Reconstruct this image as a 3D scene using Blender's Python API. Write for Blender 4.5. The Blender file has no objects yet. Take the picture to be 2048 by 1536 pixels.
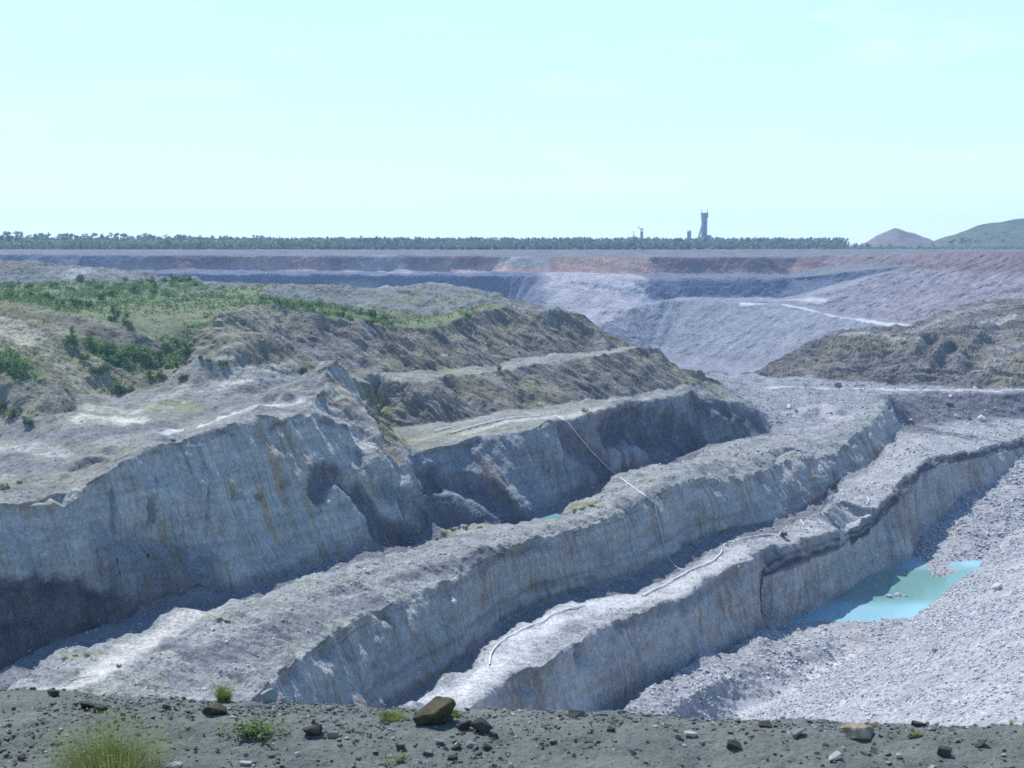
import bpy, bmesh, math, random
import numpy as np
from mathutils import Vector, Matrix
from mathutils.geometry import delaunay_2d_cdt
from mathutils.bvhtree import BVHTree

# ------------------------------------------------------------------ camera, sky, sun, exposure
SC = bpy.context.scene
W0, H0, HOR = 2048.0, 1536.0, 482.0
FPX = 2813.0
PITCH = math.atan((H0 / 2 - HOR) / FPX)
cam_d = bpy.data.cameras.new('camera')
cam_d.sensor_fit = 'HORIZONTAL'
cam_d.angle = 2 * math.atan(W0 / 2 / FPX)
cam_d.clip_start, cam_d.clip_end = 0.5, 40000
cam = bpy.data.objects.new('camera', cam_d)
cam.rotation_euler = (math.pi / 2 - PITCH, 0, 0)
SC.collection.objects.link(cam)
SC.camera = cam

SUN_EL, SUN_AZ = math.radians(57), math.radians(-36)          # azimuth from +Y towards +X
sd = Vector((math.sin(SUN_AZ) * math.cos(SUN_EL), math.cos(SUN_AZ) * math.cos(SUN_EL), math.sin(SUN_EL)))
world = bpy.data.worlds.new('World'); SC.world = world
world.use_nodes = True
wt = world.node_tree; wt.nodes.clear()
wo = wt.nodes.new('ShaderNodeOutputWorld'); wb = wt.nodes.new('ShaderNodeBackground')
sky = wt.nodes.new('ShaderNodeTexSky'); sky.sky_type = 'NISHITA'; sky.sun_disc = False
sky.sun_elevation = SUN_EL; sky.sun_rotation = SUN_AZ
sky.altitude = 200; sky.air_density = 0.7; sky.dust_density = 0.3; sky.ozone_density = 4.0
wb.inputs['Strength'].default_value = 0.11
# pale cyan summer haze high in the air evens the sky out; faint wisps low down
sm = wt.nodes.new('ShaderNodeMix'); sm.data_type = 'RGBA'; sm.inputs[0].default_value = 0.60
sm.inputs[7].default_value = (4.6, 7.2, 8.2, 1)
tc = wt.nodes.new('ShaderNodeTexCoord'); mp = wt.nodes.new('ShaderNodeMapping'); mp.inputs['Scale'].default_value = (9, 9, 40)
cn = wt.nodes.new('ShaderNodeTexNoise'); cn.inputs['Scale'].default_value = 1.0; cn.inputs['Detail'].default_value = 4
cr = wt.nodes.new('ShaderNodeMapRange'); cr.inputs[1].default_value = 0.56; cr.inputs[2].default_value = 0.80; cr.inputs[3].default_value = 0; cr.inputs[4].default_value = 0.25
cx = wt.nodes.new('ShaderNodeMix'); cx.data_type = 'RGBA'; cx.inputs[7].default_value = (6.6, 7.6, 7.8, 1)
wt.links.new(tc.outputs['Generated'], mp.inputs['Vector']); wt.links.new(mp.outputs[0], cn.inputs['Vector']); wt.links.new(cn.outputs['Fac'], cr.inputs[0])
sg = wt.nodes.new('ShaderNodeSeparateXYZ'); gr = wt.nodes.new('ShaderNodeMapRange')
for i_, v_ in enumerate((0.16, 0.55, 0.60, 0.04)): gr.inputs[i_ + 1].default_value = v_
wt.links.new(tc.outputs['Generated'], sg.inputs[0]); wt.links.new(sg.outputs['Z'], gr.inputs[0]); wt.links.new(gr.outputs[0], sm.inputs[0])
wt.links.new(sky.outputs[0], sm.inputs[6]); wt.links.new(cr.outputs[0], cx.inputs[0]); wt.links.new(sm.outputs[2], cx.inputs[6])
tn = wt.nodes.new('ShaderNodeMix'); tn.data_type = 'RGBA'; tn.blend_type = 'MULTIPLY'; tn.inputs[0].default_value = 1.0; tn.inputs[7].default_value = (1.19, 1.10, 1.0, 1)
tz = wt.nodes.new('ShaderNodeMix'); tz.data_type = 'RGBA'; tz.inputs[6].default_value = (1.02, 1.40, 1.80, 1); tz.inputs[7].default_value = (1.10, 1.05, 0.98, 1)
g2 = wt.nodes.new('ShaderNodeMapRange'); wt.links.new(sg.outputs['Z'], g2.inputs[0])
for i_, v_ in enumerate((0.18, 0.50, 1.0, 0.0)): g2.inputs[i_ + 1].default_value = v_
wt.links.new(g2.outputs[0], tz.inputs[0]); wt.links.new(tz.outputs[2], tn.inputs[7])
wt.links.new(cx.outputs[2], tn.inputs[6]); wt.links.new(tn.outputs[2], wb.inputs['Color']); wt.links.new(wb.outputs[0], wo.inputs['Surface'])
sun_l = bpy.data.lights.new('sun', 'SUN'); sun_l.energy = 4.3; sun_l.angle = math.radians(0.5); sun_l.color = (1.0, 0.975, 0.95)
sun = bpy.data.objects.new('sun', sun_l)
sun.rotation_euler = sd.to_track_quat('Z', 'Y').to_euler()
SC.collection.objects.link(sun)
SC.view_settings.view_transform = 'Standard'; SC.view_settings.look = 'None'
SC.view_settings.gamma = 1.0; SC.view_settings.exposure = 0.58
SC.cycles.max_bounces = 4; SC.cycles.diffuse_bounces = 2; SC.cycles.glossy_bounces = 2
SC.cycles.volume_bounces = 0; SC.cycles.transmission_bounces = 2; SC.cycles.transparent_max_bounces = 4
SC.cycles.filter_width = 1.7; SC.cycles.use_denoising = False   # keep the grain of the stone
HAZE_DENSITY = 0.00016

# ------------------------------------------------------------------ helpers
COL = SC.collection
cP, sP = math.cos(PITCH), math.sin(PITCH)
def ray(px, py):
    u = (px - W0 / 2) / FPX; w = (H0 / 2 - py) / FPX
    return np.array([u, cP + w * sP, -sP + w * cP])
def P(px, py, z):
    d = ray(px, py)
    return d * (z / d[2])
def PY(px, py, Y):
    d = ray(px, py); return tuple(d * (Y / d[1]))
def tag(o, label=None, cat=None, group=None, kind=None):
    for k, v in (('label', label), ('category', cat), ('group', group), ('kind', kind)):
        if v: o[k] = v
    return o
def link(name, me, mat=None, parent=None):
    o = bpy.data.objects.new(name, me); COL.objects.link(o)
    if mat and not me.materials: me.materials.append(mat)
    if parent: o.parent = parent
    return o
def empty(name, loc=(0, 0, 0), rz=0):
    o = bpy.data.objects.new(name, None); COL.objects.link(o)
    o.location = loc; o.rotation_euler = (0, 0, rz); o.empty_display_size = 0.2
    return o
def np_mesh(name, V, T, smooth=False):
    me = bpy.data.meshes.new(name)
    V = np.asarray(V, np.float32); T = np.asarray(T, np.int32)
    n, k = T.shape
    me.vertices.add(len(V)); me.vertices.foreach_set('co', V.ravel())
    me.loops.add(n * k); me.loops.foreach_set('vertex_index', T.ravel())
    me.polygons.add(n); me.polygons.foreach_set('loop_start', np.arange(0, n * k, k, dtype=np.int32))
    me.polygons.foreach_set('use_smooth', np.full(n, smooth))
    me.update(calc_edges=True)
    return me
def _hash(ix, iy, iz, s):
    h = (ix.astype(np.uint32) * np.uint32(374761393) + iy.astype(np.uint32) * np.uint32(668265263)
         + iz.astype(np.uint32) * np.uint32(2147483647 ^ 0x5bd1e995) + np.uint32(s * 974711 & 0xffffffff))
    h = (h ^ (h >> np.uint32(13))) * np.uint32(1274126177)
    h = h ^ (h >> np.uint32(16))
    return h.astype(np.float32) / np.float32(4294967295.0)
def vnoise(p, s=0):
    p = np.asarray(p, np.float64)
    i = np.floor(p).astype(np.int64); f = (p - i).astype(np.float32); f = f * f * (3 - 2 * f)
    r = 0
    for a in (0, 1):
        wx = f[:, 0] if a else 1 - f[:, 0]
        for b in (0, 1):
            wy = f[:, 1] if b else 1 - f[:, 1]
            for c in (0, 1):
                wz = f[:, 2] if c else 1 - f[:, 2]
                r = r + wx * wy * wz * _hash(i[:, 0] + a, i[:, 1] + b, i[:, 2] + c, s)
    return r * 2 - 1
def fbm(p, octs=4, s=0, gain=0.5):
    p = np.asarray(p, np.float64); r = 0; a = 1.0; t = 0
    for o in range(octs):
        r = r + a * vnoise(p * 2.03 ** o + 17.3 * o, s + o); t += a; a *= gain
    return r / t
def sstep(a, b, x):
    t = np.clip((x - a) / (b - a), 0, 1); return t * t * (3 - 2 * t)

# ------------------------------------------------------------------ materials
class NT:
    def __init__(s, name):
        s.m = bpy.data.materials.new(name); s.m.use_nodes = True
        s.t = s.m.node_tree; s.b = s.t.nodes['Principled BSDF']
        s.b.inputs['Roughness'].default_value = 0.95
        s.b.inputs['Specular IOR Level'].default_value = 0.15
    def n(s, typ, **kw):
        o = s.t.nodes.new(typ)
        for k, v in kw.items():
            if k in o.inputs: o.inputs[k].default_value = v
            else: setattr(o, k, v)
        return o
    def l(s, a, b): s.t.links.new(a, b)
    def noise(s, vec, scale, detail=3, rough=0.55):
        o = s.n('ShaderNodeTexNoise', Scale=scale, Detail=detail, Roughness=rough)
        if vec is not None: s.l(vec, o.inputs['Vector'])
        return o.outputs['Fac']
    def mapr(s, x, a, b, c, d):
        o = s.n('ShaderNodeMapRange'); s.l(x, o.inputs[0])
        for i, v in enumerate((a, b, c, d)): o.inputs[i + 1].default_value = v
        return o.outputs[0]
    def mix(s, fac, a, b, mode='MIX'):
        o = s.n('ShaderNodeMix', data_type='RGBA', blend_type=mode)
        for i, v in ((0, fac), (6, a), (7, b)):
            if isinstance(v, (int, float)): o.inputs[i].default_value = v
            elif isinstance(v, tuple): o.inputs[i].default_value = (*v, 1)
            else: s.l(v, o.inputs[i])
        return o.outputs[2]
    def math(s, op, a, b=0.0):
        o = s.n('ShaderNodeMath', operation=op)
        for i, v in ((0, a), (1, b)):
            if isinstance(v, (int, float)): o.inputs[i].default_value = v
            else: s.l(v, o.inputs[i])
        return o.outputs[0]
    def bump(s, h, strength, dist):
        o = s.n('ShaderNodeBump', Strength=strength, Distance=dist); s.l(h, o.inputs['Height'])
        s.l(o.outputs[0], s.b.inputs['Normal'])
    def pos(s, scale=(1, 1, 1), rot=0):
        g = s.n('ShaderNodeNewGeometry'); m = s.n('ShaderNodeMapping')
        m.inputs['Scale'].default_value = scale; m.inputs['Rotation'].default_value = (0, 0, rot)
        s.l(g.outputs['Position'], m.inputs['Vector']); return m.outputs[0]
    def objpos(s):
        return s.n('ShaderNodeTexCoord').outputs['Object']
    def attr(s, name):
        return s.n('ShaderNodeAttribute', attribute_name=name)

STRIKE = math.radians(34)                                       # the cuts run this far right of +Y
def terrain_mat(name, speck=0.35, speck_scale=1.6, bump=0.5, bump_d=0.35):
    m = NT(name)
    tint = m.attr('tint').outputs['Color']
    pos = m.pos()
    a = m.noise(pos, speck_scale, 4, 0.65)
    b = m.noise(pos, speck_scale * 0.16, 3)
    a2 = m.noise(pos, speck_scale * 2.6, 2, 0.6)
    f = m.math('MULTIPLY', m.mapr(a, 0.3, 0.72, 1 - speck, 1 + speck), m.mapr(a2, 0.36, 0.46, 0.55, 1.04))
    g = m.mapr(b, 0.3, 0.7, 0.78, 1.18)
    c = m.mix(1.0, tint, m.math('MULTIPLY', f, g), 'MULTIPLY')
    m.l(c, m.b.inputs['Base Color'])
    h = m.noise(pos, speck_scale * 1.4, 5, 0.7)
    m.bump(h, bump, bump_d)
    return m.m
def wall_mat(name):
    m = NT(name)
    tint = m.attr('tint').outputs['Color']
    v = m.pos((1, 1, 1), STRIKE)                                # x across the strike, y along it
    def sc(s):
        o = m.n('ShaderNodeVectorMath', operation='MULTIPLY'); m.l(v, o.inputs[0]); o.inputs[1].default_value = s
        return o.outputs[0]
    streak = m.noise(sc((0.02, 0.42, 0.03)), 1.0, 5, 0.65)       # run-off streaks
    streak2 = m.noise(sc((0.03, 1.0, 0.05)), 1.0, 4, 0.65)
    big = m.noise(sc((0.05, 0.05, 0.05)), 1.0, 2)
    beds = m.noise(sc((0.05, 0.05, 0.55)), 1.0, 3, 0.6)          # thin beds
    speck = m.noise(sc((1.4, 1.4, 1.1)), 1.0, 4, 0.7)
    blot = m.noise(sc((0.12, 0.12, 0.16)), 1.0, 4, 0.6)
    fo = m.math('MULTIPLY', m.mapr(streak, 0.49, 0.58, 0, 1), m.mapr(big, 0.42, 0.58, 0.10, 1))
    c = m.mix(m.math('MULTIPLY', fo, 0.75), tint, m.mix(1.0, tint, (0.80, 0.62, 0.36), 'MULTIPLY'))
    c = m.mix(m.mapr(blot, 0.52, 0.66, 0, 0.6), c, m.mix(1.0, c, (1.22, 1.20, 1.16), 'MULTIPLY'))
    c = m.mix(m.mapr(blot, 0.46, 0.32, 0, 0.7), c, m.mix(1.0, c, (0.62, 0.64, 0.70), 'MULTIPLY'))
    deep = m.mapr(big, 0.36, 0.60, 0.92, 0.55)
    fd = m.mix(m.mapr(streak2, 0.50, 0.70, 0, 1), (1.06, 1.06, 1.06), deep)
    fb = m.mapr(beds, 0.30, 0.70, 0.80, 1.14)
    fs = m.mapr(speck, 0.3, 0.7, 0.66, 1.34)
    c = m.mix(1.0, m.mix(1.0, c, fd, 'MULTIPLY'), m.math('MULTIPLY', fb, fs), 'MULTIPLY')
    m.l(c, m.b.inputs['Base Color'])
    h = m.math('ADD', m.math('ADD', m.math('MULTIPLY', streak2, 1.2), m.math('MULTIPLY', beds, 0.3)), m.math('MULTIPLY', speck, 1.4))
    m.bump(h, 0.6, 0.5)
    return m.m
def flat_mat(name, c1, c2, scale=3.0, rough=0.9, bump=0.3, bump_d=0.02, rnd=0.0):
    m = NT(name); p = m.objpos()
    a = m.noise(p, scale, 4, 0.6)
    c = m.mix(m.mapr(a, 0.35, 0.65, 0, 1), c1, c2)
    if rnd:
        oi = m.n('ShaderNodeObjectInfo')
        c = m.mix(1.0, c, m.mapr(oi.outputs['Random'], 0, 1, 1 - rnd, 1 + rnd), 'MULTIPLY')
    m.l(c, m.b.inputs['Base Color']); m.b.inputs['Roughness'].default_value = rough
    if bump: m.bump(m.noise(p, scale * 3, 4, 0.65), bump, bump_d)
    return m.m
def leaf_mat(name, c1, c2, scale, rnd=0.2, trans=0.25):
    m = NT(name); p = m.objpos()
    a = m.noise(p, scale, 2)
    c = m.mix(m.mapr(a, 0.38, 0.62, 0, 1), c1, c2)
    oi = m.n('ShaderNodeObjectInfo')
    c = m.mix(1.0, c, m.mapr(oi.outputs['Random'], 0, 1, 1 - rnd, 1 + rnd), 'MULTIPLY')
    m.l(c, m.b.inputs['Base Color']); m.b.inputs['Roughness'].default_value = 0.8
    tr = m.n('ShaderNodeBsdfTranslucent'); m.l(c, tr.inputs['Color'])
    mx = m.n('ShaderNodeMixShader'); mx.inputs[0].default_value = trans
    m.l(m.b.outputs[0], mx.inputs[1]); m.l(tr.outputs[0], mx.inputs[2])
    m.l(mx.outputs[0], m.t.nodes['Material Output'].inputs['Surface'])
    return m.m
# ------------------------------------------------------------------ the mine: break lines (crests, toes, edges)
POND_Z, POOL_Z = -90.0, -69.2
L = {}                                                          # name -> (v, Nx3 world points)
def resample(pts, step):
    pts = np.asarray(pts, float); out = [pts[0]]
    for a, b in zip(pts[:-1], pts[1:]):
        n = max(1, int(math.ceil(np.linalg.norm(b - a) / step)))
        for k in range(1, n + 1): out.append(a + (b - a) * k / n)
    return np.array(out)
def line(name, v, pts, step=5.0):
    L[name] = (v, resample([P(*p) for p in pts], step))
def wline(name, v, pts, step=8.0):
    L[name] = (v, resample(pts, step))
PERP = np.array([-math.cos(STRIKE), math.sin(STRIKE)])          # back from a face, away from the viewer
def off(name, d, z=None, dz=0.0, sl=slice(None), z2=None):
    p = L[name][1][sl].copy(); p[:, :2] += PERP * d
    if z is None: p[:, 2] += dz
    elif z2 is None: p[:, 2] = z
    else: p[:, 2] = np.linspace(z, z2, len(p))
    return p
# right hand spoil slope
t0, t1 = P(1480, 1432, -86.0), P(1880, 1192, POND_Z)
dd = (t1 - t0); dd[2] = 0; dd /= np.linalg.norm(dd)
toe = [t0 - dd * 190, t0 - dd * 110, t0 - dd * 50] + [P(*p) for p in [(1480, 1432, -86), (1574, 1393, -87.2), (1656, 1342, -88),
    (1758, 1279, -89), (1812, 1246, -89.9), (1861, 1204, -90.8), (1905, 1168, -90.9), (1952, 1135, -90.7), (1990, 1096, -89.2), (2048, 1052, -88), (2200, 960, -86)]]
wline('RST', 1, toe, 5)
up = L['RST'][1].copy(); up[:, :2] -= PERP * 84; up[:, 2] += 43; wline('RSU', 0, up, 10)
md = L['RST'][1].copy(); md[:, :2] -= PERP * 40; md[:, 2] += 20.5; wline('RSM', 0, md, 10)
# shore, pond bed, rubble floor
line('SHO', 1, [(1590, 1249, -89.9), (1640, 1249, -89.8), (1700, 1245, -89.8), (1760, 1244, -89.8), (1806, 1240, -89.9)])
line('BED1', 1, [(1608, 1239, -91.3), (1640, 1232, -91.8), (1700, 1215, -92), (1800, 1205, -92), (1850, 1187, -91.5)], 8)
line('BED2', 1, [(1720, 1180, -92), (1790, 1165, -92), (1880, 1170, -91.8)], 8)
line('BED3', 1, [(1795, 1146, -92), (1826, 1138, -91.3), (1845, 1130, -90.9)], 8)
line('SPIT', 1, [(1838, 1157, -90.2), (1865, 1152, -89.8), (1892, 1154, -90.0)], 3)
line('SPITB', 1, [(1828, 1163, -90.6), (1865, 1164, -90.7), (1905, 1160, -90.6)], 4)
line('FSH', 1, [(1831, 1119, -89.9), (1855, 1123, -89.7), (1868, 1137, -89.6), (1890, 1146, -89.7), (1916, 1146, -90.1), (1936, 1134, -90.2)])
line('FR1', 1, [(1858, 1090, -88.5), (1900, 1085, -87.5), (1950, 1078, -87.5)])
line('FR2', 1, [(1885, 1042, -86.2), (1940, 1030, -85), (2000, 1020, -85.5)])
line('FR3', 1, [(1935, 995, -84), (1990, 988, -83.5), (2060, 985, -84)])
line('FLE', 1, [(1090, 1560, -78.5), (1190, 1480, -78.5), (1252, 1422, -78.5), (1300, 1378, -78.8), (1348, 1340, -79.3), (1416, 1311, -81.3),
    (1461, 1314, -82.6), (1485, 1294, -83.2), (1525, 1276, -84.6), (1553, 1264, -88.0), (1574, 1249, -90.2)])
line('FM1', 1, [(1300, 1460, -80.5), (1400, 1375, -80), (1470, 1345, -81.6), (1540, 1300, -85), (1620, 1268, -87.9), (1700, 1255, -88.8)], 6)
line('FM2', 1, [(1380, 1460, -84), (1480, 1385, -83.8), (1560, 1335, -85.6), (1640, 1300, -87.6), (1730, 1272, -88.6)], 6)
# nearest wall and its ridge (R3)
base = np.array([P(*p) for p in [(1543, 1262, -89.6), (1587, 1242, -90.6), (1642, 1221, -90.7), (1690, 1190, -90.8), (1734, 1160, -90.8), (1758, 1149, -90.8),
    (1820, 1122, -90.5), (1840, 1072, -88.5), (1871, 1053, -87.5), (1888, 1029, -86), (1929, 988, -84.5), (1980, 977, -85), (2014, 940, -82), (2040, 911, -80.5), (2200, 862, -78)]])
line('W3B', 0.25, [(1545, 1150, -76.5), (1594, 1124, -76.8), (1656, 1104, -77.6), (1724, 1073, -79.2), (1758, 1041, -76.8), (1775, 1025, -75.5), (1809, 988, -72.6), (1844, 943, -70.9),
    (1878, 930, -70.5), (1963, 912, -74.6), (2048, 892, -78), (2200, 855, -76)], 4)
line('W3C', 0, [(800, 1520, -66.5), (860, 1470, -66.5), (950, 1405, -66.5), (1033, 1347, -67), (1094, 1326, -67.2), (1135, 1299, -67.6), (1197, 1261, -68.2), (1248, 1236, -68.4),
    (1299, 1220, -68.8), (1348, 1202, -69.3), (1390, 1178, -69.6), (1416, 1154, -69.8), (1450, 1137, -70.1), (1485, 1125, -70.6), (1509, 1121, -71.1), (1506, 1106, -71.2),
    (1540, 1096, -71.6), (1580, 1085, -72), (1621, 1075, -72.6), (1690, 1052, -73.2), (1758, 1014, -73.2), (1800, 965, -70.3), (1850, 918, -68.4), (1880, 908, -68.3),
    (1963, 897, -72.9), (2048, 874, -75.6), (2200, 842, -74)], 4)
crest = L['W3C'][1]; nc = int(np.argmin(np.linalg.norm(crest - P(1485, 1125, -70.6), axis=1)))
near = crest[:nc].copy(); near[:, :2] -= PERP * 3.6; near[:, 2] = np.linspace(-82, -86.5, len(near))
wline('W3T', 1, np.vstack([near, [P(1520, 1262, -87.5)], base]), 4)
line('RB3', 0, [(700, 1520, -65), (800, 1420, -65.5), (855, 1375, -66), (889, 1352, -66), (944, 1328, -66.5), (957, 1308, -66.5), (992, 1277, -66.5), (1012, 1260, -66.5), (1060, 1240, -67), (1094, 1219, -67),
    (1135, 1205, -67), (1197, 1197, -68), (1272, 1187, -69), (1299, 1168, -69), (1350, 1145, -69), (1372, 1132, -69), (1416, 1106, -69), (1444, 1086, -69), (1485, 1076, -69.5), (1553, 1069, -71),
    (1587, 1041, -71), (1656, 1017, -71.5), (1673, 1000, -71.5), (1664, 980, -71), (1697, 957, -71), (1734, 952, -72), (1740, 930, -71.5), (1760, 918, -72), (1770, 895, -71), (1791, 884, -72), (1800, 862, -71)], 4)
n = len(L['RB3'][1])
wline('TBF', 1, off('RB3', 6.0, z=-84, z2=-80, sl=slice(0, int(n * 0.72))), 6)
# middle ridge (R2)
line('T2', 1, [(640, 1520, -77), (800, 1395, -76.5), (855, 1362, -76.5), (889, 1338, -76.5), (950, 1295, -76.5), (1012, 1243, -76), (1060, 1218, -75.8), (1094, 1200, -75.4), (1135, 1186, -75.8), (1197, 1172, -77),
    (1272, 1150, -78), (1350, 1110, -78.6), (1416, 1075, -78.6), (1485, 1052, -78), (1553, 1040, -78.6), (1600, 1018, -79), (1656, 985, -77.3), (1690, 948, -74), (1734, 935, -74), (1760, 912, -74), (1786, 884, -73), (1797, 862, -71.6)], 4)
line('C2', 0, [(360, 1520, -63), (500, 1410, -63), (560, 1345, -63), (640, 1290, -63), (700, 1245, -63), (760, 1220, -63), (814, 1195, -63), (889, 1168, -63), (944, 1136, -63), (1046, 1084, -62.5), (1077, 1073, -62.5), (1163, 1055, -63.5),
    (1231, 1029, -63.6), (1299, 995, -63.2), (1350, 967, -62.6), (1416, 957, -64), (1485, 958, -66), (1530, 940, -66.2), (1575, 922, -66.2), (1640, 915, -67.2), (1673, 912, -68.5), (1690, 892, -66.5), (1720, 866, -65), (1758, 838, -64), (1776, 811, -62.5), (1781, 790, -61.4)], 4)
line('E2', 0, [(20, 1520, -58.5), (100, 1430, -58.7), (191, 1363, -59), (301, 1278, -59.6), (420, 1247, -60.2), (520, 1217, -60.3), (640, 1177, -60.3), (718, 1158, -60.3), (800, 1145, -60.8), (869, 1128, -60.9), (940, 1105, -60.9), (992, 1086, -61.2), (1043, 1071, -61.9),
    (1100, 1053, -62.3), (1163, 1036, -62.4), (1231, 1003, -62.4), (1299, 972, -61.8), (1350, 950, -61.5), (1420, 925, -62), (1500, 910, -63.6), (1560, 900, -64.6), (1620, 885, -64.8), (1680, 865, -64.3), (1730, 835, -63), (1762, 805, -61.6), (1770, 788, -60.6)], 4)
line('RB2', 0, [(-260, 1500, -58.5), (-100, 1420, -59), (0, 1366, -59.5), (44, 1346, -59.5), (96, 1311, -59.5), (109, 1301, -59.5), (171, 1294, -60), (212, 1287, -60.5), (246, 1263, -60), (301, 1246, -60), (359, 1226, -60), (403, 1221, -60.5), (444, 1219, -61), (513, 1198, -61), (554, 1181, -61),
    (625, 1154, -61), (700, 1133, -61), (753, 1120, -61.5), (821, 1093, -61.5), (855, 1082, -61.5), (882, 1072, -61.6), (882, 1056, -61.3), (923, 1046, -62), (992, 1051, -64), (1022, 1060, -66.6), (1036, 1056, -67.2), (1074, 1053, -67.9), (1115, 1047, -67.9), (1128, 1020, -66.5), (1183, 993, -65.6),
    (1238, 952, -64), (1299, 935, -64), (1350, 927, -65), (1382, 918, -65), (1406, 901, -65), (1444, 889, -65.5), (1536, 872, -66.6)], 4)
n = len(L['RB2'][1])
wline('TAF', 1, off('RB2', 5.0, z=-79, z2=-73, sl=slice(0, int(n * 0.86))), 6)
# main wall (W1), its nose, and the bench wall behind it (WB)
line('T1', 1, [(-260, 1440, -76), (-100, 1375, -76), (0, 1335, -75), (96, 1290, -74), (200, 1255, -73), (294, 1219, -72), (376, 1203, -72), (478, 1186, -72), (581, 1157, -72), (650, 1128, -72), (700, 1112, -72), (766, 1090, -72), (830, 1073, -71.6), (869, 1062, -71)], 4)
line('C1', 0, [(-260, 1030, -50), (-80, 1012, -49), (0, 1009, -48.6), (82, 1008, -48.8), (154, 990, -47.8), (190, 955, -45.8), (236, 925, -43.6), (290, 897, -42), (342, 882, -41.3), (386, 869, -40.7), (478, 847, -40.2), (547, 833, -40), (625, 828, -41)], 4)
line('NOSE', 0, [(625, 828, -41), (633, 792, -38.3), (650, 771, -36.5), (680, 769, -36.6), (708, 768, -36.8), (728, 800, -41), (753, 850, -46.2), (770, 877, -49), (797, 908, -52.6), (821, 939, -56), (841, 973, -60), (855, 997, -63), (862, 1041, -68), (869, 1062, -71)], 4)
line('KNL', 0, [(648, 748, -34), (656, 722, -31), (677, 712, -29.9), (700, 730, -32.2), (711, 750, -34.9)], 2)
line('TWB', 1, [(869, 1062, -71), (882, 1056, -72), (950, 1052, -72), (1022, 1045, -71.6), (1060, 1035, -71.1), (1110, 1020, -70.6), (1190, 978, -69.6), (1238, 946, -69), (1299, 928, -69), (1350, 919, -69), (1406, 894, -68.6), (1444, 882, -68.1), (1490, 876, -67.6), (1536, 869, -67)], 4)
line('CB', 0, [(797, 908, -52.8), (841, 901, -53.6), (889, 889, -52.6), (958, 874, -51.6), (1026, 867, -51), (1070, 857, -50.2), (1094, 848, -49), (1163, 831, -49.1), (1231, 814, -50.1), (1276, 800, -49.6), (1350, 793, -50.5), (1386, 783, -50.7), (1413, 803, -54.6),
    (1450, 803, -55.8), (1495, 807, -57), (1509, 817, -58.7), (1522, 841, -62.5), (1536, 869, -67)], 4)
line('ST2', 1, [(748, 832, -50), (763, 861, -51.2), (800, 880, -52.2), (855, 848, -50.3), (958, 831, -49.7), (1060, 814, -48.8), (1129, 807, -48.7), (1231, 796, -49.2), (1350, 772, -48.7), (1400, 765, -49.2), (1440, 768, -52)], 4)
line('SC2', 0, [(716, 762, -38.8), (787, 764, -39.7), (841, 767, -40.4), (889, 755, -40.6), (958, 747, -40.2), (1026, 742, -40.2), (1060, 731, -39.2), (1129, 723, -38.7), (1214, 708, -37.7), (1282, 697, -37.2), (1317, 697, -37.7), (1340, 722, -42), (1362, 745, -46), (1388, 760, -49.4)], 4)
line('ST3', 1, [(716, 752, -38.4), (821, 742, -39), (923, 735, -39.5), (992, 730, -39.3), (1060, 717, -38.1), (1129, 708, -37.5), (1214, 700, -37.2), (1270, 693, -37)], 4)
line('SC3', 0, [(440, 628, -20.3), (495, 615, -19.9), (547, 612, -19.9), (598, 624, -21.7), (650, 636, -23.5), (718, 641, -24.4), (783, 650, -26.4), (850, 655, -27.8), (890, 648, -27), (930, 628, -24.3), (1000, 614, -22.5), (1060, 616, -23.1), (1110, 622, -24.3), (1163, 626, -25.2), (1176, 636, -26.9), (1200, 657, -30.7), (1231, 675, -34), (1272, 692, -37)], 4)
# the top of the main wall and the hill on the left
line('PL1', 1, [(-200, 960, -48), (0, 955, -47.3), (110, 935, -46)], 8)
line('PL2', 1, [(-200, 880, -46), (0, 878, -45), (120, 880, -43.8), (220, 868, -42.6), (330, 850, -41.6), (430, 825, -40.8)], 8)
line('PL3', 1, [(240, 822, -40.6), (330, 795, -38.9), (430, 785, -38.5), (520, 790, -39.4), (600, 775, -38.6)], 8)
line('TL', 1, [(400, 720, -31), (500, 738, -33.6), (590, 748, -35.6), (640, 752, -37)], 6)
line('M0T', 1, [(-200, 842, -41.5), (0, 836, -41.2), (60, 835, -40.6), (103, 832, -40.3), (150, 819, -39.6), (148, 790, -37.5)], 5)
line('M0C', 0, [(-200, 780, -35), (0, 770, -34), (61, 757, -32.6), (113, 757, -32.8), (137, 775, -35)], 5)
line('M0S', 0, [(-200, 650, -22), (0, 652, -22), (20, 690, -25.8), (40, 720, -29)], 5)
line('HLT', 1, [(210, 788, -38.3), (250, 802, -39.2), (290, 782, -37.6), (340, 760, -36), (380, 738, -34.2)], 5)
line('HOL', 1, [(250, 750, -34.5), (300, 728, -32.5), (355, 706, -30.5)], 5)
line('HLC', 0, [(-200, 590, -16), (0, 600, -17.2), (51, 612, -18.6), (110, 628, -20.2), (180, 640, -21.8), (240, 652, -23.2), (272, 668, -25), (330, 688, -28)], 5)
line('GF1', 1, [(-200, 583, -17.6), (0, 585, -18), (120, 596, -19), (230, 615, -20.4), (320, 640, -22.7), (400, 660, -25)], 8)
line('GF2', 1, [(150, 580, -18), (280, 590, -19), (380, 602, -19.8), (440, 606, -19.8)], 8)
line('BBT', 1, [(-200, 572, -17.5), (0, 570, -17.5), (150, 568, -17.5), (300, 566, -17.5), (400, 568, -18), (436, 571, -18.2)], 8)
line('BBC', 0, [(-200, 518, -8.4), (-60, 520, -8.6), (0, 524, -9.3), (45, 528, -10), (100, 531, -10.6), (200, 537, -12), (300, 547, -14.2), (380, 557, -16.2), (436, 565, -17.6)], 8)
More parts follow.
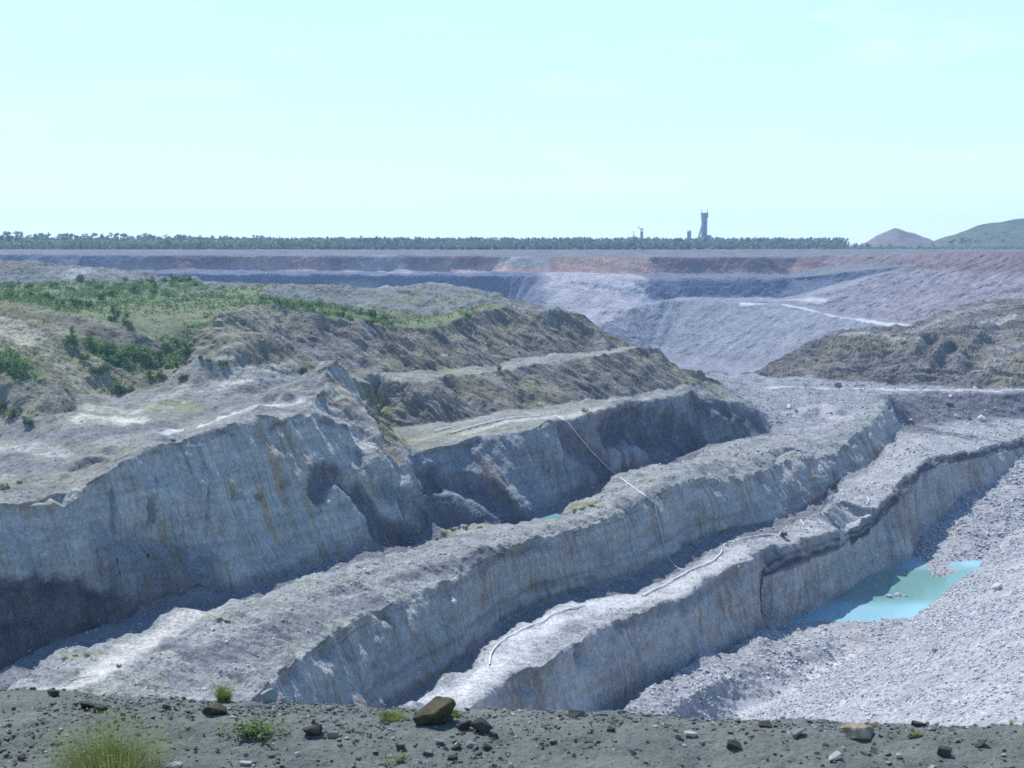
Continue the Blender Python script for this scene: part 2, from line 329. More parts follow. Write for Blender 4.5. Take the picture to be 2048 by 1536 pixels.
line('M1B', 1, [(386, 600, -19.7), (450, 597, -19.3), (520, 592, -18.9), (600, 600, -20.2), (700, 622, -23.2), (783, 638, -25.7), (850, 640, -26.3), (934, 619, -23.6), (1000, 606, -21.8)], 6)
line('M1T', 0, [(431, 567, -16.2), (500, 568, -16.2), (580, 573, -16.8), (650, 575, -17.2), (760, 574, -17.2), (821, 570, -16.8), (903, 570, -17), (934, 578, -18), (992, 586, -19.2), (1032, 602, -21.4), (1080, 620, -24)], 6)
b1 = L['BBC'][1][:-6].copy(); b1[:, 1] += 70; b1[:, 2] -= 34; wline('BACK', 1, b1[::3], 25)
b2 = L['M1T'][1][3:].copy(); b2[:, 1] += 42; b2[:, 2] -= 34; wline('BACK2', 1, b2[::3], 25)
line('SN', .5, [(385, 690, -29), (430, 672, -26.8), (490, 672, -27.2), (560, 680, -29)], 5)
# flat ground between the ends of the cuts, dump face, mound on the right
line('FAN1', 1, [(1545, 855, -66.4), (1600, 850, -65.8), (1660, 845, -65)], 6)
line('FAN2', 1, [(1460, 785, -58.5), (1530, 800, -63.2), (1600, 806, -63.6), (1680, 800, -63.8), (1740, 797, -63.2)], 6)
line('PF', 0, [(1400, 762, -56), (1470, 770, -60.5), (1540, 778, -62.4), (1640, 784, -63), (1700, 785, -63), (1775, 785, -63), (1830, 786, -63), (1900, 786, -63), (2048, 787, -62.8), (2250, 788, -62.5)], 8)
line('DF', 1, [(1806, 850, -71), (1850, 848, -71.5), (1900, 842, -71.5), (1980, 835, -71), (2048, 832, -71), (2250, 820, -70)], 8)
line('PBK', 0, [(1385, 752, -55.5), (1430, 749, -60), (1480, 753, -61.6), (1535, 753, -61.8)], 6)
line('MRT', 1, [(1535, 753, -61.8), (1600, 758, -62), (1700, 763, -62), (1800, 768, -62), (1900, 773, -62), (2048, 779, -62), (2250, 783, -61.8)], 8)
line('MRM', 0.4, [(1575, 727, -57), (1640, 712, -54), (1720, 715, -53.8), (1800, 715, -53), (1880, 722, -53), (1960, 722, -52.5), (2048, 715, -51)], 8)
line('MRC', 0, [(1545, 746, -61), (1600, 705, -53), (1648, 670, -45.6), (1680, 665, -44.6), (1720, 668, -44.8), (1800, 668, -44.2), (1860, 672, -44.2), (1900, 657, -41.2), (1950, 645, -39), (2048, 640, -37.6), (2250, 625, -36)], 8)
line('MRB', 0, [(1690, 661, -44.4), (1760, 659, -44.4), (1815, 656, -43.4), (1862, 638, -40), (1920, 612, -35), (2000, 603, -33.2), (2048, 599, -32.4), (2250, 590, -31)], 10)
b = L['MRB'][1].copy(); b[:, 1] += 45; b[:, 0] += 8; b[:, 2] -= 26; wline('MRBB', 1, b, 14)
wline('MRL', 1, [(70, 690, -92), (100, 740, -92), (150, 790, -90)], 14)
wline('PITN', 1, [(-40, 640, -92), (20, 640, -94), (60, 680, -95)], 14)
# far pit
line('FLR', 1, [(1290, 718, -93), (1340, 737, -98), (1450, 744, -97), (1530, 754, -96)], 14)
wline('FLN', 1, [(20, 800, -97), (90, 830, -97), (170, 880, -95)], 14)
wline('HRT', 1, [PY(1180, 662, 1100), PY(1235, 692, 1075), PY(1275, 708, 1070)], 14)
wline('HR', 0, [PY(1205, 645, 1165), PY(1260, 618, 1160), PY(1310, 603, 1172)] + [P(*q) for q in [ (1400, 598, -48.5), (1480, 602, -50), (1530, 607, -51), (1600, 623, -54), (1700, 641, -57), (1815, 659, -58), (1900, 672, -58)]], 14)
wline('FB', 0, [PY(-200, 548, 1340), PY(300, 547, 1338), PY(600, 548, 1336), PY(1000, 550, 1330), PY(1130, 552, 1318), PY(1300, 557, 1300), PY(1440, 557, 1302), PY(1585, 556, 1302)], 14)
wline('FT', 1, [PY(-200, 630, 1320), PY(300, 640, 1326), PY(600, 640, 1326), PY(1000, 636, 1318), PY(1060, 642, 1262), PY(1130, 648, 1244), PY(1200, 655, 1215), PY(1240, 625, 1235), PY(1300, 600, 1285), PY(1440, 595, 1290), PY(1560, 598, 1290)], 14)
wline('FM', 0.5, [PY(1075, 598, 1284), PY(1130, 601, 1275), PY(1200, 605, 1262), PY(1285, 585, 1290)], 14)
wline('RM', 1, [PY(-200, 538, 1412), PY(300, 541, 1418), PY(600, 543, 1419), PY(980, 544, 1418), PY(1010, 545, 1404), PY(1130, 546, 1398), PY(1310, 550, 1398), PY(1330, 550, 1414), PY(1575, 549, 1410)], 14)
wline('RT', 0, [PY(-200, 508, 1424), PY(300, 510, 1426), PY(600, 511, 1427), PY(980, 512, 1426), PY(1100, 514, 1424), PY(1300, 514, 1424), PY(1655, 513, 1420)] + [P(*q) for q in [(1700, 509, -13.2), (1800, 508, -12), (1900, 507, -10.4), (2048, 506, -8.8), (2250, 504, -7.2)]], 14)
line('RR', 0, [(1670, 531, -24), (1800, 531, -22), (1900, 529, -19), (2048, 526, -16), (2250, 520, -13)], 14)
line('RRB', 1, [(1600, 606, -52), (1700, 630, -57), (1815, 648, -57), (1900, 645, -51.5), (2048, 625, -44), (2250, 600, -37)], 14)
wline('RIM', 0, [(-700, 1500, -9.3), (1100, 1500, -9.3)], 40)
wline('PLN', 0, [(-1100, 2300, -9.2), (1500, 2300, -9.2)], 120)
# the near bank under the viewpoint
wline('B0', 0, [(-60, 4, -7), (-20, 11, -6.5), (0, 11.5, -6.5), (20, 11, -6.5), (60, 4, -7)], 8)
wline('B1', 1, [(-240, 110, -64), (-140, 110, -66), (-60, 100, -64), (0, 92, -58), (40, 84, -48), (100, 60, -34)], 10)

# ------------------------------------------------------------------ triangulate and refine
co, edges, vv, own = [], [], [], []
for k, (name, (v, pts)) in enumerate(L.items()):
    s = len(co)
    for q in pts: co.append(q); vv.append(v); own.append(name)
    edges += [(s + i, s + i + 1) for i in range(len(pts) - 1)]
co = np.array(co)
vo, eo, fo, ov, oe, of = delaunay_2d_cdt([Vector(c[:2]) for c in co], edges, [], 0, 0.02)
V = np.zeros((len(vo), 3)); VV = np.zeros(len(vo)); VN = []
ea = np.array(edges)
crossed = {}
for i, q in enumerate(vo):
    V[i, :2] = q
    if ov[i]:
        V[i, 2] = np.mean([co[j][2] for j in ov[i]]); VV[i] = np.mean([vv[j] for j in ov[i]]); VN.append({own[j] for j in ov[i]})
    else:
        A, B = co[ea[:, 0]], co[ea[:, 1]]
        d = B[:, :2] - A[:, :2]; t = np.clip(((V[i, :2] - A[:, :2]) * d).sum(1) / np.maximum((d * d).sum(1), 1e-9), 0, 1)
        r = np.linalg.norm(A[:, :2] + d * t[:, None] - V[i, :2], axis=1); o = np.argsort(r)[:2]
        V[i, 2] = np.mean([A[j, 2] + (B[j, 2] - A[j, 2]) * t[j] for j in o]); VV[i] = np.mean([vv[ea[j, 0]] for j in o])
        nm = {own[ea[j, 0]] for j in o}; VN.append(nm)
        key = tuple(sorted(nm)); crossed[key] = crossed.get(key, []) + [tuple(round(float(c), 1) for c in V[i])]
if crossed: print('CROSSED', {k: (len(v), v[0]) for k, v in crossed.items()})
T = np.array([f for f in fo if len(f) == 3], np.int64)
# zones from the pair of lines a triangle hangs between
ZN = ['gravel', 'floor', 'wall_near', 'coal', 'top_near', 'trench', 'wall_mid', 'top_mid', 'wall_main', 'wall_bench', 'bench', 'spoil', 'plateau', 'hill', 'field', 'mound',
      'flat', 'dump', 'mound_right', 'far_wall', 'far_red', 'far_spoil', 'plain', 'far_slope']
ZI = {n: i for i, n in enumerate(ZN)}
GROUPS = [('gravel', 'RST RSU RSM B0 B1'), ('floor', 'RST SHO BED1 BED2 BED3 SPIT SPITB FSH FR1 FR2 FR3 FLE FM1 FM2 W3T'), ('coal', 'W3B W3C'), ('wall_near', 'W3T W3B W3C'),
    ('top_near', 'W3C RB3 DF'), ('trench', 'RB3 TBF T2'), ('wall_mid', 'T2 C2'), ('top_mid', 'C2 E2 RB2'), ('trench', 'RB2 TAF T1 TWB'), ('wall_main', 'T1 C1 NOSE'), ('wall_main', 'KNL NOSE'),
    ('wall_bench', 'TWB CB NOSE'), ('bench', 'CB ST2'), ('spoil', 'ST2 SC2 NOSE'), ('bench', 'SC2 ST3 KNL'), ('spoil', 'ST3 SC3 TL SN'), ('plateau', 'C1 NOSE KNL PL1 PL2 PL3 TL M0T HLT'),
    ('hill', 'M0T M0C M0S HLT HOL HLC PL3 TL'), ('field', 'HLC GF1 GF2 SC3 BBT M1B TL HOL SN'), ('mound', 'M1B M1T BBC BBT SC3 BACK BACK2'), ('flat', 'RB2 E2 C2 FAN1 FAN2 PF CB TWB PBK MRT'),
    ('dump', 'PF DF T2 W3C'), ('mound_right', 'MRT MRM MRC MRB MRBB MRL PBK'), ('far_red', 'RT RM'), ('far_wall', 'FB FT FM RM'), ('far_slope', 'RR RRB RT'), ('far_spoil', 'HR HRT FLR FLN FT RRB MRL MRBB PITN FB FM'), ('plain', 'RIM PLN RT RR')]
GR = [(ZI[a], set(b.split())) for a, b in GROUPS]
A, B, Cc = V[T[:, 0]], V[T[:, 1]], V[T[:, 2]]
nrm = np.cross(B - A, Cc - A); flip = nrm[:, 2] < 0
T[flip] = T[flip][:, ::-1]
nrm = np.abs(nrm[:, 2]) / np.maximum(np.linalg.norm(nrm, axis=1), 1e-9)
Z = np.zeros(len(T), np.int32)
for i, t in enumerate(T):
    best = None
    for zi, S in GR:
        if all(VN[j] & S for j in t): best = zi; break
    if best is None:
        sc = []
        for zi, S in GR: sc.append((sum(bool(VN[j] & S) for j in t), -zi))
        best = -max(sc)[1]
    Z[i] = best
coarse = BVHTree.FromPolygons([Vector(q) for q in V], [tuple(int(j) for j in t) for t in T])

def refine(V, VV, T, Z, px, iters=14):
    for it in range(iters):
        E = np.sort(np.stack([T[:, [0, 1]], T[:, [1, 2]], T[:, [2, 0]]], 1).reshape(-1, 2), 1)
        key = E[:, 0] * len(V) + E[:, 1]
        uk, inv = np.unique(key, return_inverse=True); inv = inv.reshape(-1, 3)
        ea, eb = uk // len(V), uk % len(V)
        ln = np.linalg.norm(V[ea] - V[eb], axis=1); mid = (V[ea] + V[eb]) / 2
        dist = np.linalg.norm(mid, axis=1)
        thr = px * dist / 1406.0
        outx = np.abs(mid[:, 0]) - (mid[:, 1] * 0.364 * 1.04 + 4)
        thr = np.where((outx > 0) | (mid[:, 1] < 120), thr * np.where(outx > 0.1 * dist, 6, 2.5), thr)
        thr = np.where(mid[:, 1] > 1560, thr * 8, thr)
        thr = np.where((mid[:, 2] < -0.352 * mid[:, 1]) | (mid[:, 1] < 130), np.maximum(thr * 6, 2.0), thr)   # under the bank, out of sight
        thr = np.where(mid[:, 1] > 620, thr * 1.25, thr)
        thr = np.maximum(thr, 0.3)
        mk = ln > thr
        if not mk.any(): break
        le = ln[inv]; lg = inv[np.arange(len(T)), le.argmax(1)]
        for _ in range(4):
            need = mk[inv].any(1) & ~mk[lg]
            if not need.any(): break
            mk[lg[need]] = True
        nid = np.full(len(uk), -1, np.int64); nid[mk] = len(V) + np.arange(mk.sum())
        V = np.vstack([V, mid[mk]]); VV = np.concatenate([VV, ((VV[ea] + VV[eb]) / 2)[mk]])
        m = nid[inv]; c = (m >= 0).sum(1)
        out = [T[c == 0]]; zo = [Z[c == 0]]
        s = c == 3; t, q, z = T[s], m[s], Z[s]
        out += [np.stack([t[:, 0], q[:, 0], q[:, 2]], 1), np.stack([q[:, 0], t[:, 1], q[:, 1]], 1), np.stack([q[:, 2], q[:, 1], t[:, 2]], 1), q]; zo += [z] * 4
        for e in range(3):                                      # rotate so that edge e is edge 0
            r = [e, (e + 1) % 3, (e + 2) % 3]
            s = (c == 1) & (m[:, e] >= 0); t, q, z = T[s][:, r], m[s][:, r], Z[s]
            out += [np.stack([t[:, 0], q[:, 0], t[:, 2]], 1), np.stack([q[:, 0], t[:, 1], t[:, 2]], 1)]; zo += [z] * 2
            s = (c == 2) & (m[:, e] < 0); t, q, z = T[s][:, r], m[s][:, r], Z[s]    # edges 1 and 2 split
            out += [np.stack([t[:, 2], q[:, 2], q[:, 1]], 1), np.stack([t[:, 0], t[:, 1], q[:, 1]], 1), np.stack([t[:, 0], q[:, 1], q[:, 2]], 1)]; zo += [z] * 3
        T = np.vstack(out); Z = np.concatenate(zo)
    return V, VV, T, Z
import time as _t; _t0 = _t.time()
V, VV, T, Z = refine(V, VV, T, Z, 3.3)
print('refined', len(V), len(T), round(_t.time() - _t0, 1))
def vnormals(V, T):
    n = np.cross(V[T[:, 1]] - V[T[:, 0]], V[T[:, 2]] - V[T[:, 0]])
    N = np.stack([np.bincount(T.ravel(), np.repeat(n[:, k], 3), len(V)) for k in range(3)], 1)
    return N / np.maximum(np.linalg.norm(N, axis=1), 1e-9)[:, None]
def smooth(V, T, it):
    I = np.concatenate([T[:, 0], T[:, 1], T[:, 2], T[:, 1], T[:, 2], T[:, 0]]); J = np.concatenate([T[:, 1], T[:, 2], T[:, 0], T[:, 0], T[:, 1], T[:, 2]])
    deg = np.bincount(I, minlength=len(V))
    for _ in range(it):
        M = np.stack([np.bincount(I, V[J, k], len(V)) for k in range(3)], 1) / deg[:, None]
        V = V * 0.45 + M * 0.55
    return V
def zweight(vals):
    w = np.array(vals, float)[Z]; w = w if w.ndim > 1 else w[:, None]
    d = np.bincount(T.ravel(), minlength=len(V))
    r = np.stack([np.bincount(T.ravel(), np.repeat(w[:, k], 3), len(V)) for k in range(w.shape[1])], 1) / np.maximum(d, 1)[:, None]
    return r[:, 0] if r.shape[1] == 1 else r
# ------------------------------------------------------------------ weathering of the surfaces
zdef = {  # big lumps, flutes, gullies down the slope, rubble
    'gravel': (0.6, 0, 0.35, 0.13), 'floor': (0.7, 0, 0, 0.55), 'wall_near': (1.0, 1.0, 0, 0.25), 'coal': (0.8, 0.5, 0.6, 0.40), 'top_near': (0.5, 0, 0, 0.38),
    'trench': (0.5, 0, 0, 0.4), 'wall_mid': (1.2, 0.7, 0, 0.28), 'top_mid': (0.8, 0, 0.7, 0.45), 'wall_main': (1.5, 0.9, 0, 0.30), 'wall_bench': (1.9, 0.9, 0.5, 0.35),
    'bench': (0.6, 0, 0, 0.30), 'spoil': (0.7, 0, 1.7, 0.28), 'plateau': (1.0, 0, 0, 0.40), 'hill': (1.2, 0, 0.8, 0.4), 'field': (0.6, 0, 0, 0.3), 'mound': (1.0, 0, 0.8, 0.5),
    'flat': (0.8, 0, 0, 0.5), 'dump': (1.0, 0, 0.7, 0.6), 'mound_right': (1.6, 0, 2.2, 0.6), 'far_wall': (0.8, 1.5, 0, 0.5), 'far_red': (0.7, 1.2, 0, 0.4),
    'far_spoil': (1.6, 0, 1.5, 0.4), 'plain': (0.3, 0, 0, 0.2), 'far_slope': (1.6, 0, 2.6, 0.5)}
W4 = zweight([zdef[n] for n in ZN])
V = smooth(V, T, 2)
N = vnormals(V, T)
dist = np.linalg.norm(V, axis=1)
near = np.maximum(dist / 320.0, 0.55)                           # coarser relief far away, where fine relief cannot be seen
ca, sa = math.cos(STRIKE), math.sin(STRIKE)
def uvz(q):
    q = np.atleast_2d(q); return np.stack([q[:, 0] * ca - q[:, 1] * sa, q[:, 0] * sa + q[:, 1] * ca, q[:, 2]], 1)
Q = uvz(V)
s1 = np.minimum(near, 3.0)[:, None]
big = fbm(V / (15.0 * np.where(dist > 800, 2.5, 1.0)[:, None]), 3, 1)
warp = fbm(V / 9.0, 2, 9) * 1.5
fs = np.where(dist > 800, 3.0, 1.0)
flute = fbm(np.stack([Q[:, 0] * 0.02 + warp * 0.2, Q[:, 1] / (3.2 * fs) + warp * 0.25, Q[:, 2] / 40.0], 1), 4, 21, 0.5) * (0.55 + 1.1 * sstep(-.3, .4, fbm(V / 21.0, 2, 23)))
flute = np.sign(flute) * np.abs(flute) ** 0.8
gl = np.where(np.isin(np.arange(len(V)), []), 0, 1)
gul = fbm(np.stack([Q[:, 0] / 16.0, Q[:, 1] / (3.6 * fs) + warp * 0.35, Q[:, 2] / 30.0], 1), 4, 33, 0.55)
gul = -np.abs(gul) * 2 + 0.5
rub = fbm(V / 3.4, 4, 55, 0.62)
fine = fbm(V / 1.15, 2, 77, 0.6)
amp_far = np.clip(1.0 - (dist - 2000) / 300, 0.0, 1.0)
flute = flute + 0.8 * sstep(60, 75, V[:, 0]) * zweight([1.0 if n == 'wall_near' else 0 for n in ZN]) * fbm(np.stack([Q[:, 0] * .05, Q[:, 1] / 6.5, Q[:, 2] / 80.0], 1), 2, 61)
d = (W4[:, 0] * big * 1.5 + W4[:, 1] * flute * 1.5 + W4[:, 2] * gul + W4[:, 3] * (rub * 1.5 + fine * 0.55)) * amp_far
mid = fbm(V / (5.5 * fs[:, None]), 2, 66)
d = d + 0.9 * mid * amp_far * zweight([0.25 if n in ('gravel', 'field', 'plain') else 1.15 for n in ZN])
below = sstep(POND_Z - 0.4, POND_Z + 2.4, V[:, 2])              # calm bed under the pond
d = d * (0.12 + 0.88 * below)
V = V + N * d[:, None]
wallw = zweight([1.0 if n in ('wall_near', 'wall_mid', 'wall_main', 'wall_bench', 'coal') else 0.0 for n in ZN])
bite = np.maximum(0, fbm(np.stack([Q[:, 0] / 9, Q[:, 1] / 5.0, Q[:, 0] * 0], 1), 3, 71) - .02) * 3.6 * wallw * (1 - sstep(.0, .30, VV))
V[:, 2] -= bite; V[:, :2] += PERP * (bite * .5)[:, None]           # broken bites out of the lips
# cracks, hollows and slips in the faces: (pixel path, half width, depth inwards)
def surf(px, py, tree=None):
    dr = Vector(ray(px, py)).normalized()
    h = (tree or coarse).ray_cast(Vector((0, 0, 0)) + dr * 20.0, dr, 6000)
    return None if h[0] is None else np.array(h[0])
def path_pts(pp, step=2.0, tree=None):
    q = []
    for a, b in zip(pp[:-1], pp[1:]):
        n = max(1, int(math.hypot(b[0] - a[0], b[1] - a[1]) / 6))
        for k in range(n): q.append((a[0] + (b[0] - a[0]) * k / n, a[1] + (b[1] - a[1]) * k / n))
    q.append(pp[-1])
    w = [surf(*c, tree=tree) for c in q]; w = [c for c in w if c is not None]
    if len(w) < 3: return np.array(w)
    w = np.array(w)
    r = np.linalg.norm(w, axis=1); med = np.median(r)
    return w
def seg_dist(pts, idx, tz=1.0):
    X = V[idx]; best = np.full(len(idx), 1e9)
    for a, b in zip(pts[:-1], pts[1:]):
        if np.linalg.norm(b - a) > 40: continue
        ab = b - a; t = np.clip(((X - a) @ ab) / max(ab @ ab, 1e-9), 0, 1)
        best = np.minimum(best, np.linalg.norm((X - a - ab * t[:, None]) * np.array([1, 1, tz]), axis=1))
    return best
def near_idx(pts, r):
    lo, hi = pts.min(0) - r, pts.max(0) + r
    return np.nonzero(((V > lo) & (V < hi)).all(1))[0]
SLIPS = [
    ([(632, 985), (640, 958), (662, 948), (690, 962), (715, 992), (740, 1030), (765, 1068), (800, 1082)], 2.4, 2.4),
    ([(850, 965), (890, 962), (930, 968), (970, 985), (1000, 1012), (1020, 1035)], 3.0, 2.2),
    ([(1115, 858), (1150, 885), (1185, 915), (1215, 945)], 2.6, 2.0),
    ([(1215, 862), (1240, 840), (1290, 830), (1330, 845), (1380, 872)], 4.0, 2.6),
    ([(1230, 880), (1270, 872), (1330, 880), (1390, 892)], 3.5, 1.6),
    ([(1400, 815), (1450, 822), (1490, 835), (1515, 855)], 2.6, 1.6),
    ([(318, 945), (306, 1000), (300, 1060), (300, 1100)], 0.6, 0.9), ([(225, 985), (226, 1040), (232, 1085)], 0.5, 0.7), ([(416, 960), (416, 1030), (414, 1110)], 0.5, 0.7),
    ([(1864, 668), (1857, 690), (1846, 706)], 3, 4.5), ([(1905, 688), (1890, 710), (1878, 728)], 3, 4.0), ([(1700, 690), (1690, 720)], 3, 2.0), ([(1780, 690), (1776, 720)], 3, 2.0), ([(1985, 668), (1960, 700), (1945, 730)], 4, 3.5),
    ([(1010, 640), (1040, 665), (1070, 690)], 4, 2.2), ([(1120, 640), (1150, 660), (1180, 678)], 4, 2.0), ([(930, 655), (960, 680)], 3, 1.3), ([(860, 670), (900, 700)], 3, 1.3), ([(900, 770), (930, 795), (960, 812)], 2.5, 1.3), ([(1030, 765), (1060, 790)], 2.5, 1.2), ([(1150, 740), (1180, 765)], 2.5, 1.2), ([(800, 780), (830, 815)], 2.5, 1.2), ([(560, 625), (590, 655), (620, 690)], 3.5, 1.6), ([(660, 650), (690, 690), (720, 720)], 3.5, 1.6),
    ([(470, 990), (500, 988), (528, 996)], 0.6, 0.8), ([(560, 970), (585, 966)], 0.5, 0.6),
    ([(1545, 905), (1565, 900), (1585, 903)], 1.8, 2.6), ([(1662, 950), (1668, 985)], 1.4, 1.8),
    ([(1035, 1195), (1080, 1175), (1130, 1165), (1190, 1160)], 0.7, 0.5),
    ([(1532, 1150), (1536, 1205), (1534, 1250)], 1.3, 1.8),
    ([(150, 935), (190, 915), (236, 912)], 1.3, 1.4)]
N2 = vnormals(V, T)
slip_mask = np.zeros(len(V))
for pp, w, dep in SLIPS:
    pts = path_pts(pp); idx = near_idx(pts, w * 3)
    r = seg_dist(pts, idx); k = 1 - sstep(w * 0.4, w * 1.7, r + 0.6 * rub[idx])
    V[idx] -= N[idx] * (k * dep)[:, None]; slip_mask[idx] = np.maximum(slip_mask[idx], k * (1.0 if dep > 0 else 0))
# heaps of slipped rubble against the faces
HEAPS = [([(215, 1130), (260, 1140), (330, 1150), (400, 1160)], 5.0, 2.4), ([(300, 1180), (370, 1185)], 4, 2.0), ([(1240, 915), (1275, 905), (1300, 915)], 3.0, 1.6),
         ([(860, 1000), (900, 1010), (960, 1035)], 3.0, 1.6), ([(1600, 830), (1640, 815), (1670, 825)], 4.0, 1.6), ([(1395, 752), (1420, 747), (1450, 748)], 1.6, 1.5), ([(1475, 752), (1500, 748), (1525, 752)], 1.6, 1.5),
         ([(180, 905), (210, 900)], 2.0, 1.0), ([(540, 798), (560, 790), (575, 798)], 2.0, 1.3), ([(310, 800), (360, 790)], 4, 1.0), ([(500, 690), (560, 695)], 4.5, 2.0), ([(460, 715), (490, 712)], 3.5, 1.5),
         ([(0, 545), (40, 552)], 8, 2.5), ([(1740, 1262), (1790, 1245)], 3, 0.7), ([(1590, 1315), (1640, 1300)], 3, 0.9), ([(1700, 1140 - 60), (1690, 1078)], 3, 0.6)]
for pp, w, hgt in HEAPS:
    pts = path_pts(pp); idx = near_idx(pts, w * 2.5)
    if not len(idx): continue
    k = 1 - sstep(w * 0.2, w * 1.6, seg_dist(pts, idx) + 0.8 * rub[idx])
    V[idx] += (N2[idx] * 0.6 + np.array([0, 0, 0.6])) * (k * hgt)[:, None]
N3 = vnormals(V, T)
slope = N3[:, 2]

# ------------------------------------------------------------------ what each part of the ground is made of
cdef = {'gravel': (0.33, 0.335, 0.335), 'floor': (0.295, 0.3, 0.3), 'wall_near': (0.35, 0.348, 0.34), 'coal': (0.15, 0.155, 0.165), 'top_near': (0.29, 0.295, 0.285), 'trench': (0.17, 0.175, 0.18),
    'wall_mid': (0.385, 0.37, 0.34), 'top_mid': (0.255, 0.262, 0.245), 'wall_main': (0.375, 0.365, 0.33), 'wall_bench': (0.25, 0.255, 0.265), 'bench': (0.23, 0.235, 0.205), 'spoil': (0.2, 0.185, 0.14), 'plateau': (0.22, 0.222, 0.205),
    'hill': (0.215, 0.205, 0.13), 'field': (0.15, 0.17, 0.095), 'mound': (0.165, 0.175, 0.16), 'flat': (0.235, 0.24, 0.24), 'dump': (0.165, 0.165, 0.165), 'mound_right': (0.165, 0.145, 0.115), 'far_wall': (0.12, 0.13, 0.17),
    'far_red': (0.175, 0.105, 0.09), 'far_spoil': (0.2, 0.205, 0.22), 'plain': (0.135, 0.135, 0.13), 'far_slope': (0.21, 0.195, 0.205)}
C = zweight([cdef[n] for n in ZN]) 
zw = {n: zweight([1.0 if m == n else 0.0 for m in ZN]) for n in ('spoil', 'wall_main', 'wall_near', 'wall_mid', 'wall_bench', 'hill', 'field', 'mound', 'mound_right', 'far_red', 'far_wall', 'top_mid', 'top_near', 'plateau', 'bench', 'coal', 'far_slope', 'dump', 'gravel', 'plain')}
n30 = fbm(V / 28.0, 3, 91); n8 = fbm(V / 7.0, 3, 92); n3 = fbm(V / 2.6, 3, 93)
def blend(m, col, idx=slice(None)):
    m = np.clip(np.asarray(m), 0, 1)[:, None]; C[idx] = C[idx] * (1 - m) + np.array(col) * m
# dry olive grass on the old spoil, more of it on gentle ground
olive = sstep(-0.15, 0.35, n30 + 0.5 * n8) * sstep(0.45, 0.8, slope)
blend(0.60 * olive * (zw['spoil'] + zw['hill'] + 0.8 * zw['bench'] + 0.5 * zw['plateau'] + 0.35 * zw['mound_right']), (.15, .15, .075))
blend(0.7 * sstep(0.0, 0.4, n8 + 0.6 * n3) * (zw['field']), (.105, .155, .055))
blend(0.5 * sstep(-0.1, 0.4, n8) * (zw['mound']) * sstep(-.1, .2, n30), (.16, .19, .09))
blend(0.55 * sstep(0.05, 0.3, -n30 + 0.5 * n8) * (zw['spoil'] + zw['mound_right']), (.105, .10, .095))
blend(0.30 * sstep(0.0, 0.35, n8 + 0.5 * n3) * (zw['top_mid'] + 0.4 * zw['top_near'] + 0.3 * zw['plateau']), (.26, .27, .17))
blend(0.75 * zw['spoil'] * (1 - sstep(-78, -62, V[:, 0] + 3 * n8)), (.25, .24, .165))
gs = fbm(np.stack([Q[:, 0] / 22.0, Q[:, 1] / 2.4 + warp * 0.5, V[:, 2] / 40.0], 1), 3, 133, 0.6)     # pale and dark streaks down the slopes
gz = zw['spoil'] + zw['mound_right'] + .6 * zw['hill'] + .5 * zw['mound']
blend(0.55 * gz * sstep(.08, .35, gs) * sstep(.45, .9, 1.6 - slope), (.25, .25, .245)); blend(0.6 * gz * sstep(.08, .40, -gs), (.085, .08, .072))
# coal and dark clay seams along the faces, ochre beds, dark soil with painted shade under the lip, shade in hollows and toes
dk = (.055, .057, .065)
wob = 0.03 * n8
seam = lambda a, b, v: sstep(a - .012, a + .012, v) * (1 - sstep(b - .012, b + .012, v))
blend(0.75 * zw['wall_main'] * seam(.02, .05, VV + wob * 1.5) * sstep(-.15, .15, n8 + .5 * n3) * sstep(-82, -72, V[:, 0]) * (1 - sstep(-50, -46, V[:, 0])), (.10, .10, .095))  # dark soil band, with the overhang's shadow painted in
blend(0.55 * zw['wall_mid'] * (seam(.03, .055, VV + wob * .5) + seam(.09, .11, VV + wob * .5)), (.12, .12, .12))
blend(0.35 * zw['wall_mid'] * seam(.70, .76, VV + wob * 2), (.13, .13, .14))
vb = (VV / 0.25)
for zn in ('wall_main', 'wall_mid', 'wall_near', 'wall_bench'): blend(0.6 * zw[zn] * sstep(.88, .97, VV + wob * 2) * (V[:, 0] < 60), (.09, .092, .105))  # toes of the faces darkened to deepen the trench shade
blend(0.30 * zw['coal'], (.27, .275, .28))
blend(0.95 * zw['coal'] * (seam(.42, .60, vb + wob * 2) + seam(.74, 1.05, vb + wob * 2)), (.035, .037, .045))
blend(0.8 * zw['wall_near'] * seam(.22, .275, VV + wob * .2) * (V[:, 0] > 60), dk)
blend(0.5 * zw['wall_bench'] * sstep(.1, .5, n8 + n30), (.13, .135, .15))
blend(0.6 * slip_mask * (0.7 + 0.5 * n3) * (zw['wall_main'] + zw['wall_bench'] + zw['wall_mid']), (.11, .115, .13))  # shade painted into the carved hollows
# pale far faces and slopes
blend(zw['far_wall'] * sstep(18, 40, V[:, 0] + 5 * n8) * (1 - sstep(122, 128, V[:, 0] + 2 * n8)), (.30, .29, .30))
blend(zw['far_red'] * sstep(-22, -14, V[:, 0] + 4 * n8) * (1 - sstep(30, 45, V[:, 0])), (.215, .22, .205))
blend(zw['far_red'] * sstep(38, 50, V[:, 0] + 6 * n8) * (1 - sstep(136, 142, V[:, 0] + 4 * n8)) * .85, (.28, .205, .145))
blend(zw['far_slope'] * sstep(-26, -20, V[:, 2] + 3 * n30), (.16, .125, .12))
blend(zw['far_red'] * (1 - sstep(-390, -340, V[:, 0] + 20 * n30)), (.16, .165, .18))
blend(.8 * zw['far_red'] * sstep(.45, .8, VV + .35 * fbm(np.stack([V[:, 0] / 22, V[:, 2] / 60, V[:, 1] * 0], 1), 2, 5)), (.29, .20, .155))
blend(0.9 * zw['plain'] * sstep(1560, 1640, V[:, 1]), (.12, .14, .07))
